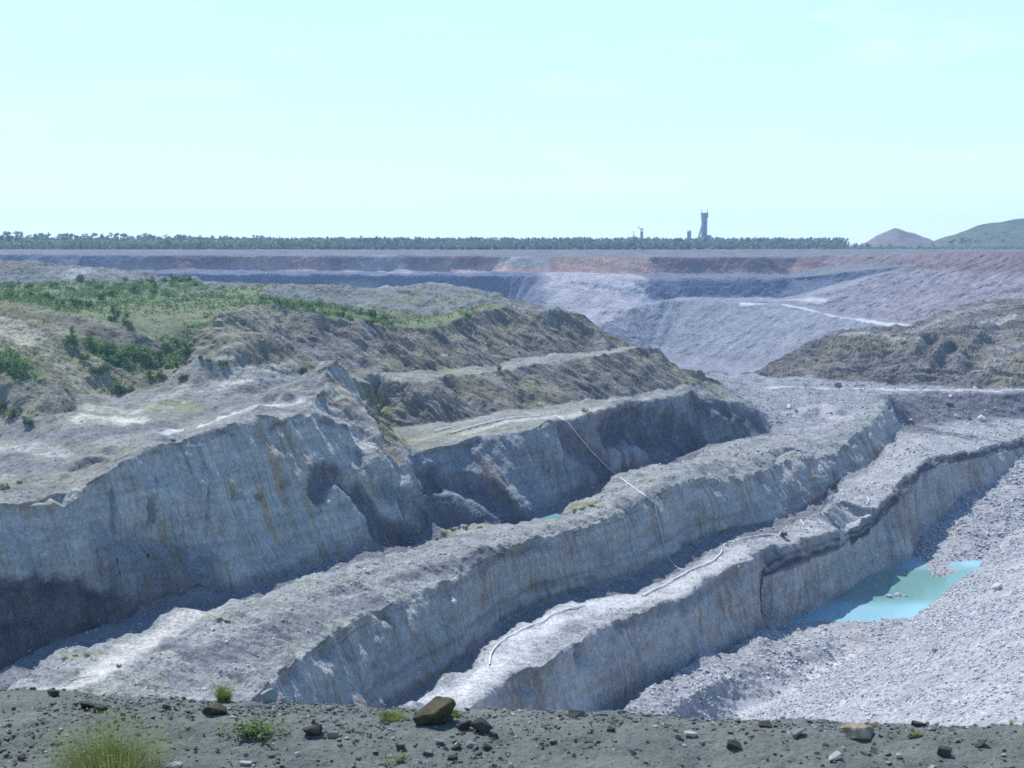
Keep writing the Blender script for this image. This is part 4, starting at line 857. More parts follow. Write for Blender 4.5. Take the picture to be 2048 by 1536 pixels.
def cyl(bm, c, r, h, axis='Z', seg=14, r2=None):
    q = bmesh.ops.create_cone(bm, cap_ends=True, segments=seg, radius1=r, radius2=r if r2 is None else r2, depth=h)
    R_ = {'Z': Matrix(), 'X': Matrix.Rotation(math.pi / 2, 4, 'Y'), 'Y': Matrix.Rotation(math.pi / 2, 4, 'X')}[axis]
    bmesh.ops.transform(bm, matrix=Matrix.Translation(c) @ R_, verts=q['verts'])
bm_obj('engine_cover', lambda b: box(b, (0, 0, .85), (1.5, .8, .6), .08), iron, pump); bm_obj('chassis', lambda b: (box(b, (0, 0, .48), (1.9, .7, .12)), box(b, (1.25, 0, .46), (.7, .08, .08))), iron, pump)
for sy in (-.48, .48): bm_obj('wheel', lambda b: (cyl(b, (-.2, sy, .34), .34, .18, 'Y'), cyl(b, (-.2, sy * 1.1, .34), .15, .2, 'Y')), iron, pump)
bm_obj('intake', lambda b: (cyl(b, (-1.0, 0, .75), .16, .5, 'X'), cyl(b, (-1.0, .3, .75), .12, .5, 'Y')), lite, pump); bm_obj('exhaust', lambda b: cyl(b, (.4, .2, 1.35), .05, .5), iron, pump)

# ---- trees and bushes
def leaf_cloud(r, lumps, n, leaf, aspect=1.0):
    vs, fs = [], []
    for _ in range(n):
        c, rad = lumps[r.randrange(len(lumps))]
        d_ = Vector((r.gauss(0, 1), r.gauss(0, 1), r.gauss(0, 1))).normalized() * (r.random() ** .55)
        p = Vector(c) + Vector((d_.x * rad[0], d_.y * rad[1], d_.z * rad[2]))
        a = Vector((r.gauss(0, 1), r.gauss(0, 1), r.gauss(0, 1))).normalized(); b_ = a.cross(Vector((r.gauss(0, 1), r.gauss(0, 1), r.gauss(0, 1)))).normalized()
        s = leaf * r.uniform(.6, 1.3); a *= s; b_ *= s * .7 * aspect; o = len(vs)
        vs += [p - a, p - b_ * .8, p + a, p + b_]; fs.append((o, o + 1, o + 2, o + 3))
    return vs, fs
def plant_mesh(name, seed, kind, mats):
    r = random.Random(seed); lumps = []
    if kind == 'tree':      # unit height
        for _ in range(r.randint(5, 8)):
            z = r.uniform(.42, .9); w = .26 * (1.15 - abs(z - .62))
            lumps.append(((r.uniform(-w, w), r.uniform(-w, w), z), (r.uniform(.10, .17), r.uniform(.10, .17), r.uniform(.07, .12))))
        vs, fs = leaf_cloud(r, lumps, 170, .055); base = .5
    else:                   # unit width bush
        for _ in range(r.randint(6, 9)):
            a, d_ = r.uniform(0, 6.3), r.uniform(.05, .33); h = r.uniform(.08, .42 if kind == 'bush' else .8) * (1 - d_ * .8)
            lumps.append(((math.cos(a) * d_, math.sin(a) * d_, h), (r.uniform(.12, .2), r.uniform(.12, .2), r.uniform(.12, .2))))
        for _ in range(5):
            a = r.uniform(0, 6.3); lumps.append(((math.cos(a) * .22, math.sin(a) * .22, .10), (.18, .18, .12)))
        vs, fs = leaf_cloud(r, lumps, 520, .045); base = .18
    me = bpy.data.meshes.new(name); n = len(fs)
    def limb(p0, p1, r0, r1):
        p0, p1 = Vector(p0), Vector(p1); d_ = (p1 - p0).normalized(); a = d_.orthogonal().normalized(); b_ = d_.cross(a); o = len(vs)
        for p, rr in ((p0, r0), (p1, r1)):
            for k in range(5): t = k * 1.2566; vs.append(p + (a * math.cos(t) + b_ * math.sin(t)) * rr)
        for k in range(5): fs.append((o + k, o + (k + 1) % 5, o + 5 + (k + 1) % 5, o + 5 + k))
    tr = .022 if kind == 'tree' else .02
    limb((0, 0, -.06), (r.uniform(-.03, .03), r.uniform(-.03, .03), base), tr, tr * .6)
    for c, rad in lumps: limb((0, 0, base * .75), c, tr * .5, tr * .2)
    me.from_pydata([tuple(v) for v in vs], [], fs)
    for m_ in mats: me.materials.append(m_)
    for i, p in enumerate(me.polygons): p.material_index = 0 if i < n else 1
    me.update(); return me
bark = flat_mat('bark', (.10, .08, .06), (.16, .13, .10), 4, .9, 0)
leaf_far = leaf_mat('gum_leaves', (.11, .165, .11), (.17, .225, .14), 3.0, .3)
leaf_dark = leaf_mat('dark_scrub_leaves', (.06, .10, .06), (.10, .145, .08), 3.0, .2)
leaf_bush = leaf_mat('bush_leaves', (.095, .17, .055), (.17, .26, .09), 3.0, .3)
leaf_olive = leaf_mat('olive_leaves', (.14, .19, .065), (.21, .25, .11), 3.0, .25)
TM = [plant_mesh('gum_tree', 500 + i, 'tree', (leaf_far, bark)) for i in range(7)]
SM = [plant_mesh('scrub_tree', 540 + i, 'bush', (leaf_dark, bark)) for i in range(4)]
BM = [plant_mesh('bush', 560 + i, 'bush', (leaf_bush, bark)) for i in range(5)]
TB = [plant_mesh('tall_bush', 580 + i, 'tall', (leaf_bush, bark)) for i in range(3)]
OM = [plant_mesh('bush', 600 + i, 'bush', (leaf_olive, bark)) for i in range(3)]
def stand(name, me, loc, s, sz, label, cat, group=None):
    o = bpy.data.objects.new(name, me); COL.objects.link(o); o.location = loc; o.scale = (s, s, sz); o.rotation_euler.z = random.uniform(0, 6.28)
    return tag(o, label, cat, group)
GZ = -10.3
prof_x = [-60, 0, 120, 260, 420, 560, 700, 900, 1200, 1500, 1700, 2100]; prof_t = [460, 464, 465, 467, 471, 473, 474, 475, 477, 477, 479, 480]
def seg(px): return ('in the tall stand at the far left horizon', 'on the left horizon beyond the red pit wall', 'on the mid horizon left of the works', 'on the horizon around the mine works', 'between the mine works and the cone hill')[int(np.digitize(px, [250, 650, 1150, 1480]))]
nt = 225
for i in range(nt):
    px = -50 + 1755 * (i + random.random() * .9) / nt; Y = random.uniform(1580, 2050)
    top = np.interp(px, prof_x, prof_t) + random.choice((-2, -1, 0, 1, 2, 3, 4)) + random.gauss(0, 1)
    h = max(7.0, (HOR - top) / FPX * Y - GZ)
    if px > 1560: h *= 1 - .45 * (px - 1560) / 150 * random.uniform(.4, 1)
    X = (px - 1024) / FPX * Y
    s_ = seg(px)
    stand('gum_tree', TM[i % 7], (X, Y, GZ), h * random.uniform(.8, 1.15), h, 'hazy blue green gum tree ' + s_, 'tree', 'gum trees ' + s_)
for i in range(60):
    px = 640 + 830 * (i + random.random()) / 60; Y = random.uniform(1515, 1560); h = random.uniform(5, 8.5)
    stand('scrub_tree', SM[i % 4], ((px - 1024) / FPX * Y, Y, -9.6), h * 1.35, h * 1.2, 'dark low scrub tree along the far rim in front of the hazy trees', 'tree', 'dark scrub trees along the far rim')
for i in range(60):
    px = 1895 + 165 * random.random(); Y = 2150 + random.random() * 100; hh = np.interp(px, [1875, 1930, 1965, 2000, 2048, 2150], [7, 22, 32, 40, 45, 50]) * 2200 / FPX
    h = random.uniform(5, 11); stand('gum_tree', TM[i % 7], ((px - 1024) / FPX * Y, Y, GZ + hh * .82 * (1 - abs(Y - 2260) / 130) ** .9), h, h, 'small tree on the green hill at the right end of the horizon', 'tree', 'trees on the green hill')
for i in range(14):
    px = 1700 + 34 * random.random() ** .6 * (1 if i < 9 else 5); Y = random.uniform(1600, 1900); h = random.uniform(4, 9)
    stand('gum_tree', TM[i % 7], ((px - 1024) / FPX * Y, Y, GZ), h * 1.1, h, 'low hazy tree thinning out at the foot of the cone hill', 'tree', 'low trees at the foot of the cone hill')
for i in range(34):
    px = 1705 + 350 * (i + random.random()) / 34; Y = random.uniform(1560, 1700); h = random.uniform(2.5, 5.5)
    stand('scrub_tree', SM[i % 4], ((px - 1024) / FPX * Y, Y, GZ), h * 1.5, h * 1.1, 'low scrub at the foot of the hills on the right horizon', 'tree', 'low scrub below the right hills')
# the far woods behind them: one mass
def woods(n, ya, yb, ha, hb, seed, lab, mat, xa=-.43, xb=.236):
    r = np.random.default_rng(seed); vs, fs = [], []
    for i in range(n):
        Y = r.uniform(ya, yb); X = r.uniform(xa, xb) * Y; h = r.uniform(ha, hb); o = len(vs)
        for k in range(14):
            c = np.array([X, Y, GZ]) + np.array([r.normal(0, h * .25), r.normal(0, h * .2), h * r.uniform(.1, 1.0)])
            a = r.normal(0, 1, 3); a /= np.linalg.norm(a); b_ = np.cross(a, r.normal(0, 1, 3)); b_ /= np.linalg.norm(b_); sz = h * .17
            o = len(vs); vs += [c - a * sz, c - b_ * sz, c + a * sz, c + b_ * sz]; fs.append((o, o + 1, o + 2, o + 3))
    tag(link('woods', np_mesh('woods', vs, fs), mat), lab, None, None, 'stuff')
woods(2400, 1800, 2400, 8, 15, 3, 'far hazy woodland along the horizon', leaf_far)
woods(1400, 1560, 1800, 5, 11, 4, 'green scrub filling the ground between the nearer trees', leaf_far)
woods(700, 1560, 1900, 2, 4, 9, 'low scrub on the flat ground below the right hills', leaf_far, .235, .40)
woods(1300, 1570, 1700, 6, 12, 8, 'green scrub along the left of the far rim', leaf_olive, -.40, -.12)

BUSHES = [  # px, base py, width px, height factor, kind, label
    (142, 692, 34, 1.5, 't', 'tall dark bush standing alone on the slope of the sandy hill'), (228, 642, 30, 1.4, 't', 'tall bush at the hill crest above the hollow, left of a pair'), (254, 652, 28, 1.3, 't', 'tall bush at the hill crest, right of a pair'),
    (235, 785, 50, 1.0, 'b', 'big dark bush lowest in the hollow'), (262, 783, 26, .9, 'b', 'small round bush beside the big dark bush low in the hollow'), (300, 760, 34, 1.0, 'b', 'dark bush casting its shadow on the sandy ground below the hollow'), (322, 757, 30, 1.1, 'b', 'bush touching the dark bush below the hollow on its right'),
    (343, 735, 40, 1.2, 'b', 'tall bush at the right end of the hollow'), (367, 760, 28, 1.0, 'b', 'round bush standing alone on pale ground right of the hollow'), (372, 706, 34, 1.2, 'b', 'dark bush between white stones above the right end of the hollow'), (352, 690, 22, 1.1, 'b', 'small bush just above the bush with white stones'),
    (402, 716, 15, 1.0, 'b', 'tiny bush left of two on the terrace right of the hollow'), (416, 722, 14, 1.0, 'b', 'tiny bush right of two on the terrace right of the hollow'), (447, 731, 26, .9, 'b', 'round dark bush alone on the terrace track'), (605, 746, 26, 1.3, 'b', 'bush alone left of the rock knoll'),
    (36, 748, 44, 1.3, 'b', 'big bush on the far left bank with a long shadow'), (10, 735, 40, 1.1, 'o', 'yellow green bush cut by the left edge on the bank'), (55, 848, 26, 1.3, 'b', 'small dark bush at the foot of the left bank'), (28, 832, 44, .8, 'o', 'olive bush spreading on the left bank foot'), (6, 815, 24, 1.1, 'b', 'dark bush at the left edge under the bank'),
    (40, 968, 14, 1.2, 'b', 'small bush at the lip of the tallest face, right of two'), (10, 978, 24, 1.0, 'b', 'bush at the lip of the tallest face by the left edge'), (150, 616, 34, 1.0, 'b', 'wide bush behind the hill crest'), (120, 612, 26, 1.1, 'b', 'dark narrow bush behind the hill crest'), (180, 616, 26, 1.3, 'b', 'dark upright bush behind the hill crest, right of the wide bush'),
    (935, 640, 22, 1.2, 'b', 'dark bush high on the upper terrace crest'), (978, 692, 14, 1.2, 'b', 'small bush halfway up the upper terrace face'), (999, 741, 15, 1.6, 't', 'small upright bush standing alone on the upper bench'), (960, 731, 14, .9, 'b', 'low bush at the foot of the upper terrace'), (1038, 706, 9, 1.0, 'b', 'tiny green bush on the lower part of the upper terrace face'), (1170, 822, 18, .6, 'o', 'low yellow green bush on the long bench')]
for px, py, w, hf, kd, lab in BUSHES:
    p = place(px, py); s = w / FPX * np.linalg.norm(p) * 1.15
    stand('bush', random.choice({'t': TB, 'b': BM, 'o': OM}[kd]), p, s, s * hf, lab, 'bush')
# low scrub too dense to count on the field and in the hollow
def scrub(n, w, hmin, hmax, lab, mat):
    i = pick(w, n); vs = []
    for c in V[i]:
        h = rng.uniform(hmin, hmax); m_ = 9
        cc = c + np.stack([rng.normal(0, h * .55, m_), rng.normal(0, h * .55, m_), rng.uniform(0, h, m_)], 1)
        a = rng.normal(0, 1, (m_, 3)); a /= np.linalg.norm(a, axis=1)[:, None]; b_ = np.cross(a, rng.normal(0, 1, (m_, 3))); b_ /= np.linalg.norm(b_, axis=1)[:, None]; sz = h * rng.uniform(.2, .36, (m_, 1))
        vs.append(np.stack([cc - a * sz, cc - b_ * sz * .8, cc + a * sz, cc + b_ * sz * .8], 1).reshape(-1, 3))
    vs = np.vstack(vs); tag(link('scrub', np_mesh('scrub', vs, np.arange(len(vs)).reshape(-1, 4)), mat), lab, None, None, 'stuff')
gmask = sstep(.02, .06, C[:, 1] - C[:, 0] + .02 * n3)
scrub(700, zw['field'] * sstep(-.3, .2, n8 + n3), .5, 1.6, 'pale green scrub covering the field behind the hill', leaf_olive)
scrub(1300, zw['field'] * (.2 + gmask) * sstep(-.3, .2, n8 + n3), .5, 1.7, 'low green scrub covering the field behind the hill', leaf_bush)
scrub(420, (zw['hill'] + .4 * zw['plateau']) * gmask, .4, 1.3, 'low green scrub in the hollow and on the left bank', leaf_bush)
scrub(900, (zw['hill'] + .35 * zw['spoil'] + .3 * zw['mound']) * sstep(.1, .5, n8), .25, .8, 'dry olive scrub dotted over the old spoil', leaf_olive)
for grp, lab, items in (('bushes in the hollow', 'green bush in the crowded middle of the hollow below the hill crest', [(215, 706, 40), (250, 716, 40), (280, 713, 45), (312, 716, 40), (330, 700, 30), (195, 747, 35), (180, 690, 26), (262, 700, 30), (225, 725, 30), (300, 728, 34), (168, 720, 26), (210, 740, 28)]),
        ('scrub bushes on the green field', 'green scrub bush out on the green field behind the hill', [(205, 600, 24), (225, 592, 30), (160, 562, 24), (250, 562, 20), (300, 565, 22), (345, 565, 22), (360, 563, 30), (378, 562, 18), (330, 563, 16), (270, 586, 26), (305, 592, 20), (95, 600, 26), (60, 596, 28), (20, 598, 36), (110, 577, 26), (60, 577, 22), (200, 580, 24), (140, 580, 20), (335, 590, 20), (20, 578, 20), (240, 575, 20), (180, 570, 18), (310, 578, 18), (280, 570, 18), (390, 570, 14)]),
        ('row of bushes under the flat spoil bank', 'green bush in the row between the upper terrace crest and the flat spoil bank', [(525, 606, 24), (555, 610, 26), (575, 613, 20), (600, 613, 24), (640, 614, 30), (665, 617, 22), (690, 622, 22), (720, 630, 24), (745, 634, 30), (766, 642, 28), (700, 640, 22), (620, 620, 22), (655, 630, 20), (778, 648, 20), (740, 648, 24), (682, 634, 22), (585, 618, 18), (540, 600, 18)])):
    for px, py, w in items:
        p = place(px, py); s = w / FPX * np.linalg.norm(p) * 1.2
        stand('bush', random.choice(BM + OM[:1]), p, s, s * random.uniform(.85, 1.25), lab, 'bush', grp)
for grp, lab, items in (('small weeds on the middle ridge', 'small dry weed on the low end of the middle ridge top', [(130, 1318, 16), (150, 1312, 14), (175, 1312, 16), (238, 1332, 14), (438, 1240, 18), (450, 1243, 14), (305, 1318, 12), (585, 1220, 10)]),
        ('weeds by the far pool', 'low olive weed on the dip of the middle ridge by the pool', [(885, 1066, 18), (905, 1060, 20), (930, 1056, 18), (960, 1056, 14), (1165, 1020, 22), (1185, 1014, 20), (1150, 1022, 16)])):
    for px, py, w in items:
        p = place(px, py); s = w / FPX * np.linalg.norm(p) * 1.1
        stand('weed', random.choice(OM), p, s, s * .55, lab, 'weed', grp)

# ---- the works on the horizon
steel = flat_mat('hazy_steel', (.30, .31, .36), (.40, .41, .46), .3, .7, 0); roofm = flat_mat('white_roof', (.75, .75, .73), (.8, .8, .78), .3, .6, 0); roofr = flat_mat('dull_red_roof', (.35, .2, .15), (.4, .25, .2), .3, .7, 0)
YT = 2080.0; kt = YT / FPX
def wx(px): return (px - 1024) * kt
def wz(py): return (HOR - py) * kt
T0 = GZ
tw = tag(empty('tower', (wx(1406), YT, T0), .12), 'tall grey mine tower with a leaning strut, highest thing on the horizon', 'tower')
Ht = wz(427) - T0
bm_obj('shaft', lambda b: (box(b, (0, 0, Ht * .46), (7.4, 7.4, Ht * .92), .2), [box(b, (0, 0, Ht * z), (7.9, 7.9, .5)) for z in (.2, .35, .5, .65, .78)]), steel, tw)
bm_obj('headworks', lambda b: (box(b, (.2, 0, Ht * .93), (9, 9, Ht * .13), .2), box(b, (.2, 0, Ht + .2), (9.8, 9.8, .6))), steel, tw)
for sx in (-4.2, 4.2): bm_obj('mast', lambda b: box(b, (sx + .2, 0, Ht + 2.6), (.9, .9, 5)), steel, tw)
bm_obj('strut', lambda b: [box(b, (wx(1397) - wx(1406), y_, Ht * .40), (1.1, 1.1, Ht * .78), 0, Matrix.Rotation(math.radians(16), 4, 'Y')) for y_ in (-3, 3)], steel, tw)
bm_obj('winding_house', lambda b: (box(b, (8, 0, 8), (9, 12, 16), .2), box(b, (7, 0, 17), (6, 9, 4), .2)), steel, tw)
bm_obj('window', lambda b: [box(b, (-1.5 + 1.5 * k, -3.75, Ht * z), (.8, .2, 1.4)) for k in range(3) for z in (.42, .57, .71)], iron, tw)
s2 = tag(empty('silo', (wx(1376), YT, T0)), 'short grey silo tower left of the tall mine tower', 'silo'); h2 = wz(463) - T0
bm_obj('bin', lambda b: (cyl(b, (0, 0, h2 * .5), 2.8, h2, seg=20), [cyl(b, (0, 0, h2 * z), 3.0, .4, seg=20) for z in (.3, .6, .85)]), steel, s2); bm_obj('roof', lambda b: (cyl(b, (0, 0, h2 + .6), 3.0, 1.2, seg=20, r2=1.2), box(b, (1.6, 0, h2 + .8), (2, 2, 2))), steel, s2); bm_obj('ladder', lambda b: box(b, (2.95, 0, h2 * .5), (.4, .6, h2)), steel, s2)
s3 = tag(empty('crane', (wx(1282), YT, T0)), 'grey crane tower with a jib leaning left on the horizon', 'crane'); h3 = wz(459) - T0
bm_obj('mast', lambda b: ([box(b, (sx, sy, h3 * .5), (.6, .6, h3)) for sx in (-1.6, 1.6) for sy in (-1.6, 1.6)], [box(b, (0, 0, h3 * z), (3.8, 3.8, .5)) for z in (.2, .4, .6, .8, .98)], box(b, (0, 0, h3 * .45), (2.6, 2.6, h3 * .88))), steel, s3)
bm_obj('jib', lambda b: box(b, (-3.2, 0, h3 + 1.6), (.9, .9, 8.5), 0, Matrix.Rotation(math.radians(-48), 4, 'Y')), steel, s3); bm_obj('cab', lambda b: box(b, (.4, 0, h3 + .6), (2.6, 2.6, 2.2), .1), steel, s3)
s4 = tag(empty('headframe', (wx(1266), YT, T0)), 'dark pyramid shaped headframe with a spire on the horizon', 'headframe'); h4 = wz(464) - T0
bm_obj('frame', lambda b: (cyl(b, (0, 0, h4 * .36), 6.0, h4 * .72, seg=4, r2=1.6), box(b, (0, 0, h4 * .16), (9, 9, h4 * .32), .1)), steel, s4); bm_obj('spire', lambda b: (box(b, (0, 0, h4 * .85), (.9, .9, h4 * .36)), box(b, (0, 0, h4 * .80), (3, .6, .6))), steel, s4)
def shed(px, py, w, h, roof, label):
    o = tag(empty('shed', (wx(px), YT - 40, T0)), label, 'shed'); top = wz(py) - T0
    bm_obj('wall', lambda b: box(b, (0, 0, (top - 1.5) / 2), (w, w * .7, top - 1.5)), steel, o)
    def rf_(b):
        v = [b.verts.new(q) for q in ((-w * .54, -w * .4, top - 1.5), (w * .54, -w * .4, top - 1.5), (w * .54, w * .4, top - 1.5), (-w * .54, w * .4, top - 1.5), (-w * .5, 0, top + h), (w * .5, 0, top + h))]
        for f in ((0, 1, 5, 4), (2, 3, 4, 5), (0, 4, 3), (1, 2, 5), (3, 2, 1, 0)): b.faces.new([v[k] for k in f])
    bm_obj('roof', rf_, roof, o); bm_obj('door', lambda b: box(b, (0, -w * .352, 1.6), (w * .3, .1, 3.2)), iron, o)
shed(1269, 482, 12, 1.5, roofm, 'white roofed shed below the crane and headframe'); shed(1241, 487, 5, .8, roofm, 'tiny white shed left of the headframe'); shed(1411, 487, 4, .8, roofm, 'tiny white shed at the foot of the tall mine tower')
shed(1322, 480, 8, 1.5, roofr, 'dull red roofed shed between the crane and the silo')
# ------------------------------------------------------------------ the bank in front
YR = [5.4, 6.9, 7.42, 8.3, 8.55, 9.6]
edge_x = [-200, 0, 200, 480, 640, 820, 1000, 1250, 1500, 1700, 2048, 2250]; edge_y = [1376, 1379, 1386, 1397, 1402, 1412, 1424, 1426, 1434, 1441, 1449, 1452]
def zrow(px, row, Y):
    u = (px - 1024) / FPX; w = (768 - row) / FPX
    return (-sP + w * cP) / (cP + w * sP) * Y
gx = np.arange(-4.3, 4.3, .0135); gy = np.arange(5.6, 9.4, .0135)
GX, GY = np.meshgrid(gx, gy)
PX = 1024 + GX / GY * FPX * .97
ye = np.interp(PX, edge_x, edge_y) + 5
z4 = zrow(PX, ye, 8.3); z3 = zrow(PX, 1452 + (ye - 1425) * .25, 7.42); z2 = zrow(PX, 1538, 6.9)
G = np.select([GY < 6.9, GY < 7.42, GY < 8.3, GY < 8.55], [z2 - (6.9 - GY) * .16, z2 + (z3 - z2) * (GY - 6.9) / .52, z3 + (z4 - z3) * (GY - 7.42) / .88, z4 - (GY - 8.3) * .38], z4 - .095 - (GY - 8.55) * .9)
k = np.ones(9) / 9                                              # round off the breaks
for _ in range(2): G = np.apply_along_axis(lambda c: np.convolve(np.pad(c, 4, mode='edge'), k, mode='valid'), 0, G)
q = np.stack([GX.ravel(), GY.ravel(), np.zeros(GX.size)], 1)
G = G.ravel() + .040 * fbm(q / .55, 3, 201) + .026 * fbm(q / .15, 3, 202, .6) + .014 * np.abs(fbm(q / .06, 3, 203))
q[:, 2] = G
ni, nj = GX.shape; idx = np.arange(ni * nj).reshape(ni, nj)
F = np.stack([idx[:-1, :-1], idx[:-1, 1:], idx[1:, 1:], idx[1:, :-1]], -1).reshape(-1, 4)
dm = NT('dark_dirt'); dp = dm.pos()
c1 = dm.mix(dm.mapr(dm.noise(dp, 3.0, 4), .35, .65, 0, 1), (.100, .112, .100), (.138, .150, .130))
c1 = dm.mix(dm.mapr(dm.noise(dp, 70, 2), .62, .72, 0, .8), c1, (.21, .22, .21)); c1 = dm.mix(dm.mapr(dm.noise(dp, 45, 3), .30, .42, .8, 0), c1, (.045, .05, .05))
dm.l(c1, dm.b.inputs['Base Color']); dm.bump(dm.noise(dp, 60, 4, .7), .9, .015)
tag(link('bank', np_mesh('bank', q, F), dm.m), 'dark gritty dirt bank in front with scattered stones', None, None, 'structure')
fgt = BVHTree.FromPolygons(q.tolist(), F.tolist())
def fg(px, py):
    d_ = Vector(ray(px, py)).normalized(); h = fgt.ray_cast(Vector((0, 0, 0)), d_, 40)
    if h[0] is None: return np.array(P(px, py, 0 - 2.7)) if False else np.array(fg(px, py + 3))
    return np.array(h[0])
def wpx(p): return np.linalg.norm(p) / FPX                      # metres per photo pixel there
# uncounted small stones
SM_DARK = flat_mat('dark_chips', (.07, .077, .073), (.135, .145, .135), 40, bump=.3, bump_d=.004); SM_PALE = flat_mat('pale_chips', (.20, .205, .19), (.32, .32, .29), 40, bump=.3, bump_d=.004)
for n, mat_, smin, smax, lab in ((2400, SM_DARK, .004, .026, 'dark chips of stone strewn over the dirt bank'), (1100, SM_PALE, .004, .022, 'pale chips of stone strewn over the dirt bank'), (6000, dm.m, .004, .022, 'clods of dirt over the bank')):
    wgt = ((GX.ravel() ** 2 < (GY.ravel() * .40) ** 2) & (GY.ravel() > 6.5) & (GY.ravel() < 8.55)) * (.25 + sstep(-.2, .3, fbm(q / .4, 2, 209)))
    i = rng.choice(len(q), n, replace=False, p=wgt / wgt.sum())
    scatter('gravel', q[i], np.tile([0, 0, 1.0], (n, 1)), smin + (smax - smin) * rng.random(n) ** 3.5, mat_, lab)
# the stones one can pick out: px, py of the foot centre, width, height in photo pixels, colours, label
def rockm(name, a, b): return flat_mat(name, a, b, 9, bump=.6, bump_d=.01)
RK = {'tan': rockm('tan_stone', (.028, .028, .022), (.085, .074, .042)), 'dark': rockm('dark_stone', (.028, .028, .026), (.06, .06, .055)), 'grey': rockm('grey_stone', (.12, .125, .12), (.19, .19, .18)), 'pale': rockm('pale_stone', (.24, .24, .22), (.36, .355, .33)), 'rust': rockm('rust_topped_stone', (.16, .11, .07), (.36, .32, .25))}
for k, (px, py, w, h, mt, tilt, lab) in enumerate([
        (862, 1450, 88, 50, 'tan', -22, 'largest tilted slab with a tan top and black front at the bank edge'), (1724, 1480, 66, 30, 'rust', 4, 'flat topped pale slab with a dark front at the right of the bank'), (624, 1474, 38, 28, 'dark', 6, 'square dark stone alone in the middle of the bank'),
        (667, 1476, 24, 16, 'grey', 0, 'small grey stone just right of the square dark stone'), (423, 1433, 52, 24, 'tan', 10, 'pale tan slab behind the leafy weed'), (102, 1393, 24, 14, 'dark', 0, 'small dark stone at the left end of the bank edge'),
        (800, 1500, 28, 18, 'dark', 0, 'rounded dark stone below the largest slab'), (962, 1468, 46, 36, 'dark', 14, 'jagged black stone right of the largest slab'), (930, 1462, 30, 20, 'dark', -12, 'broken black stone between the largest slab and the jagged one'), (985, 1475, 22, 14, 'dark', 20, 'pointed black chip at the right foot of the jagged stone'),
        (895, 1446, 26, 16, 'dark', 0, 'dark stone tucked under the right end of the largest slab'), (1470, 1500, 30, 20, 'dark', 0, 'knobbly dark stone in the right half of the bank'), (1889, 1514, 32, 22, 'dark', 12, 'dark tilted stone at the lower right of the bank'), (1966, 1496, 26, 20, 'rust', -10, 'dark stone with a rusty top near the right edge'),
        (1672, 1522, 28, 14, 'pale', -24, 'narrow pale chip lying tilted below the flat topped slab'), (1598, 1474, 30, 18, 'grey', -8, 'grey wedge stone left of the flat topped slab'), (170, 1424, 32, 16, 'dark', 0, 'left one of a pair of dark stones above the wispy bush'), (200, 1426, 28, 18, 'dark', 8, 'right one of a pair of dark stones above the wispy bush'),
        (1264, 1508, 14, 14, 'grey', 0, 'small upright grey stone in the middle right of the bank'), (488, 1534, 26, 10, 'pale', 0, 'pale flat stone at the lower edge of the photo below the leafy weed'), (346, 1535, 32, 12, 'pale', 0, 'pale stone at the lower edge beside the wispy bush'), (40, 1522, 34, 12, 'dark', 0, 'dark flat stone at the lower left corner'),
        (1384, 1473, 26, 10, 'pale', 6, 'pale flat chip in the middle right of the bank'), (1150, 1434, 36, 9, 'dark', 0, 'low dark stone on the bank edge right of the largest slab'), (540, 1404, 32, 30, 'pale', -20, 'white stone standing on the bank edge right of the green tuft'), (566, 1406, 28, 13, 'pale', 12, 'low white stone beside the standing white stone on the bank edge'),
        (1838, 1455, 28, 12, 'dark', 0, 'dark stone on the bank edge right of the dry stalks'), (1358, 1478, 16, 10, 'grey', 0, 'small grey stone left of the pale flat chip'), (1797, 1517, 14, 10, 'pale', 0, 'small white pebble low in the right of the bank'), (1748, 1506, 16, 14, 'rust', 14, 'small rusty stone below the flat topped slab'),
        (330, 1420, 20, 10, 'dark', 0, 'small dark stone left of the pale tan slab'), (1530, 1455, 26, 10, 'dark', 0, 'flat dark stone on the bank edge left of the grey wedge'), (1220, 1462, 18, 10, 'dark', 0, 'small dark stone on the open middle of the bank'), (1105, 1490, 18, 12, 'grey', 0, 'small grey stone right of the broken heap'),
        (880, 1490, 26, 14, 'grey', 18, 'grey flake below the largest slab'), (915, 1500, 22, 12, 'dark', -14, 'dark flake in the broken heap below the jagged stone'), (945, 1495, 24, 12, 'grey', 10, 'grey flake in the broken heap below the jagged stone'), (975, 1500, 20, 12, 'dark', 8, 'dark flake at the right end of the broken heap'), (855, 1512, 24, 12, 'grey', 0, 'grey stone lowest in the broken heap'), (905, 1520, 26, 12, 'dark', 6, 'dark flake at the bottom of the broken heap')]):
    p = fg(px, py); u_ = wpx(p)
    a, t = rock_data(700 + k, 11 if h / w > .4 else 9, 1.0, 2)
    a = a * (1 + .09 * fbm(a * 2.6 + k * 7, 4, k + 5, .65)[:, None]); a = np.sign(a) * np.abs(a) ** .92
    a = a / (np.ptp(a, axis=0) / 2)
    a = a * np.array([w * u_ / 2, w * u_ * .36, h * u_ / 2])
    o = tag(link('stone', np_mesh('stone', a, t), RK[mt]), lab, 'stone')
    o.location = p + np.array([0, w * u_ * .25, h * u_ * .36]); o.rotation_euler = (math.radians(random.uniform(-6, 10)), math.radians(tilt), math.radians(random.uniform(-12, 12)))

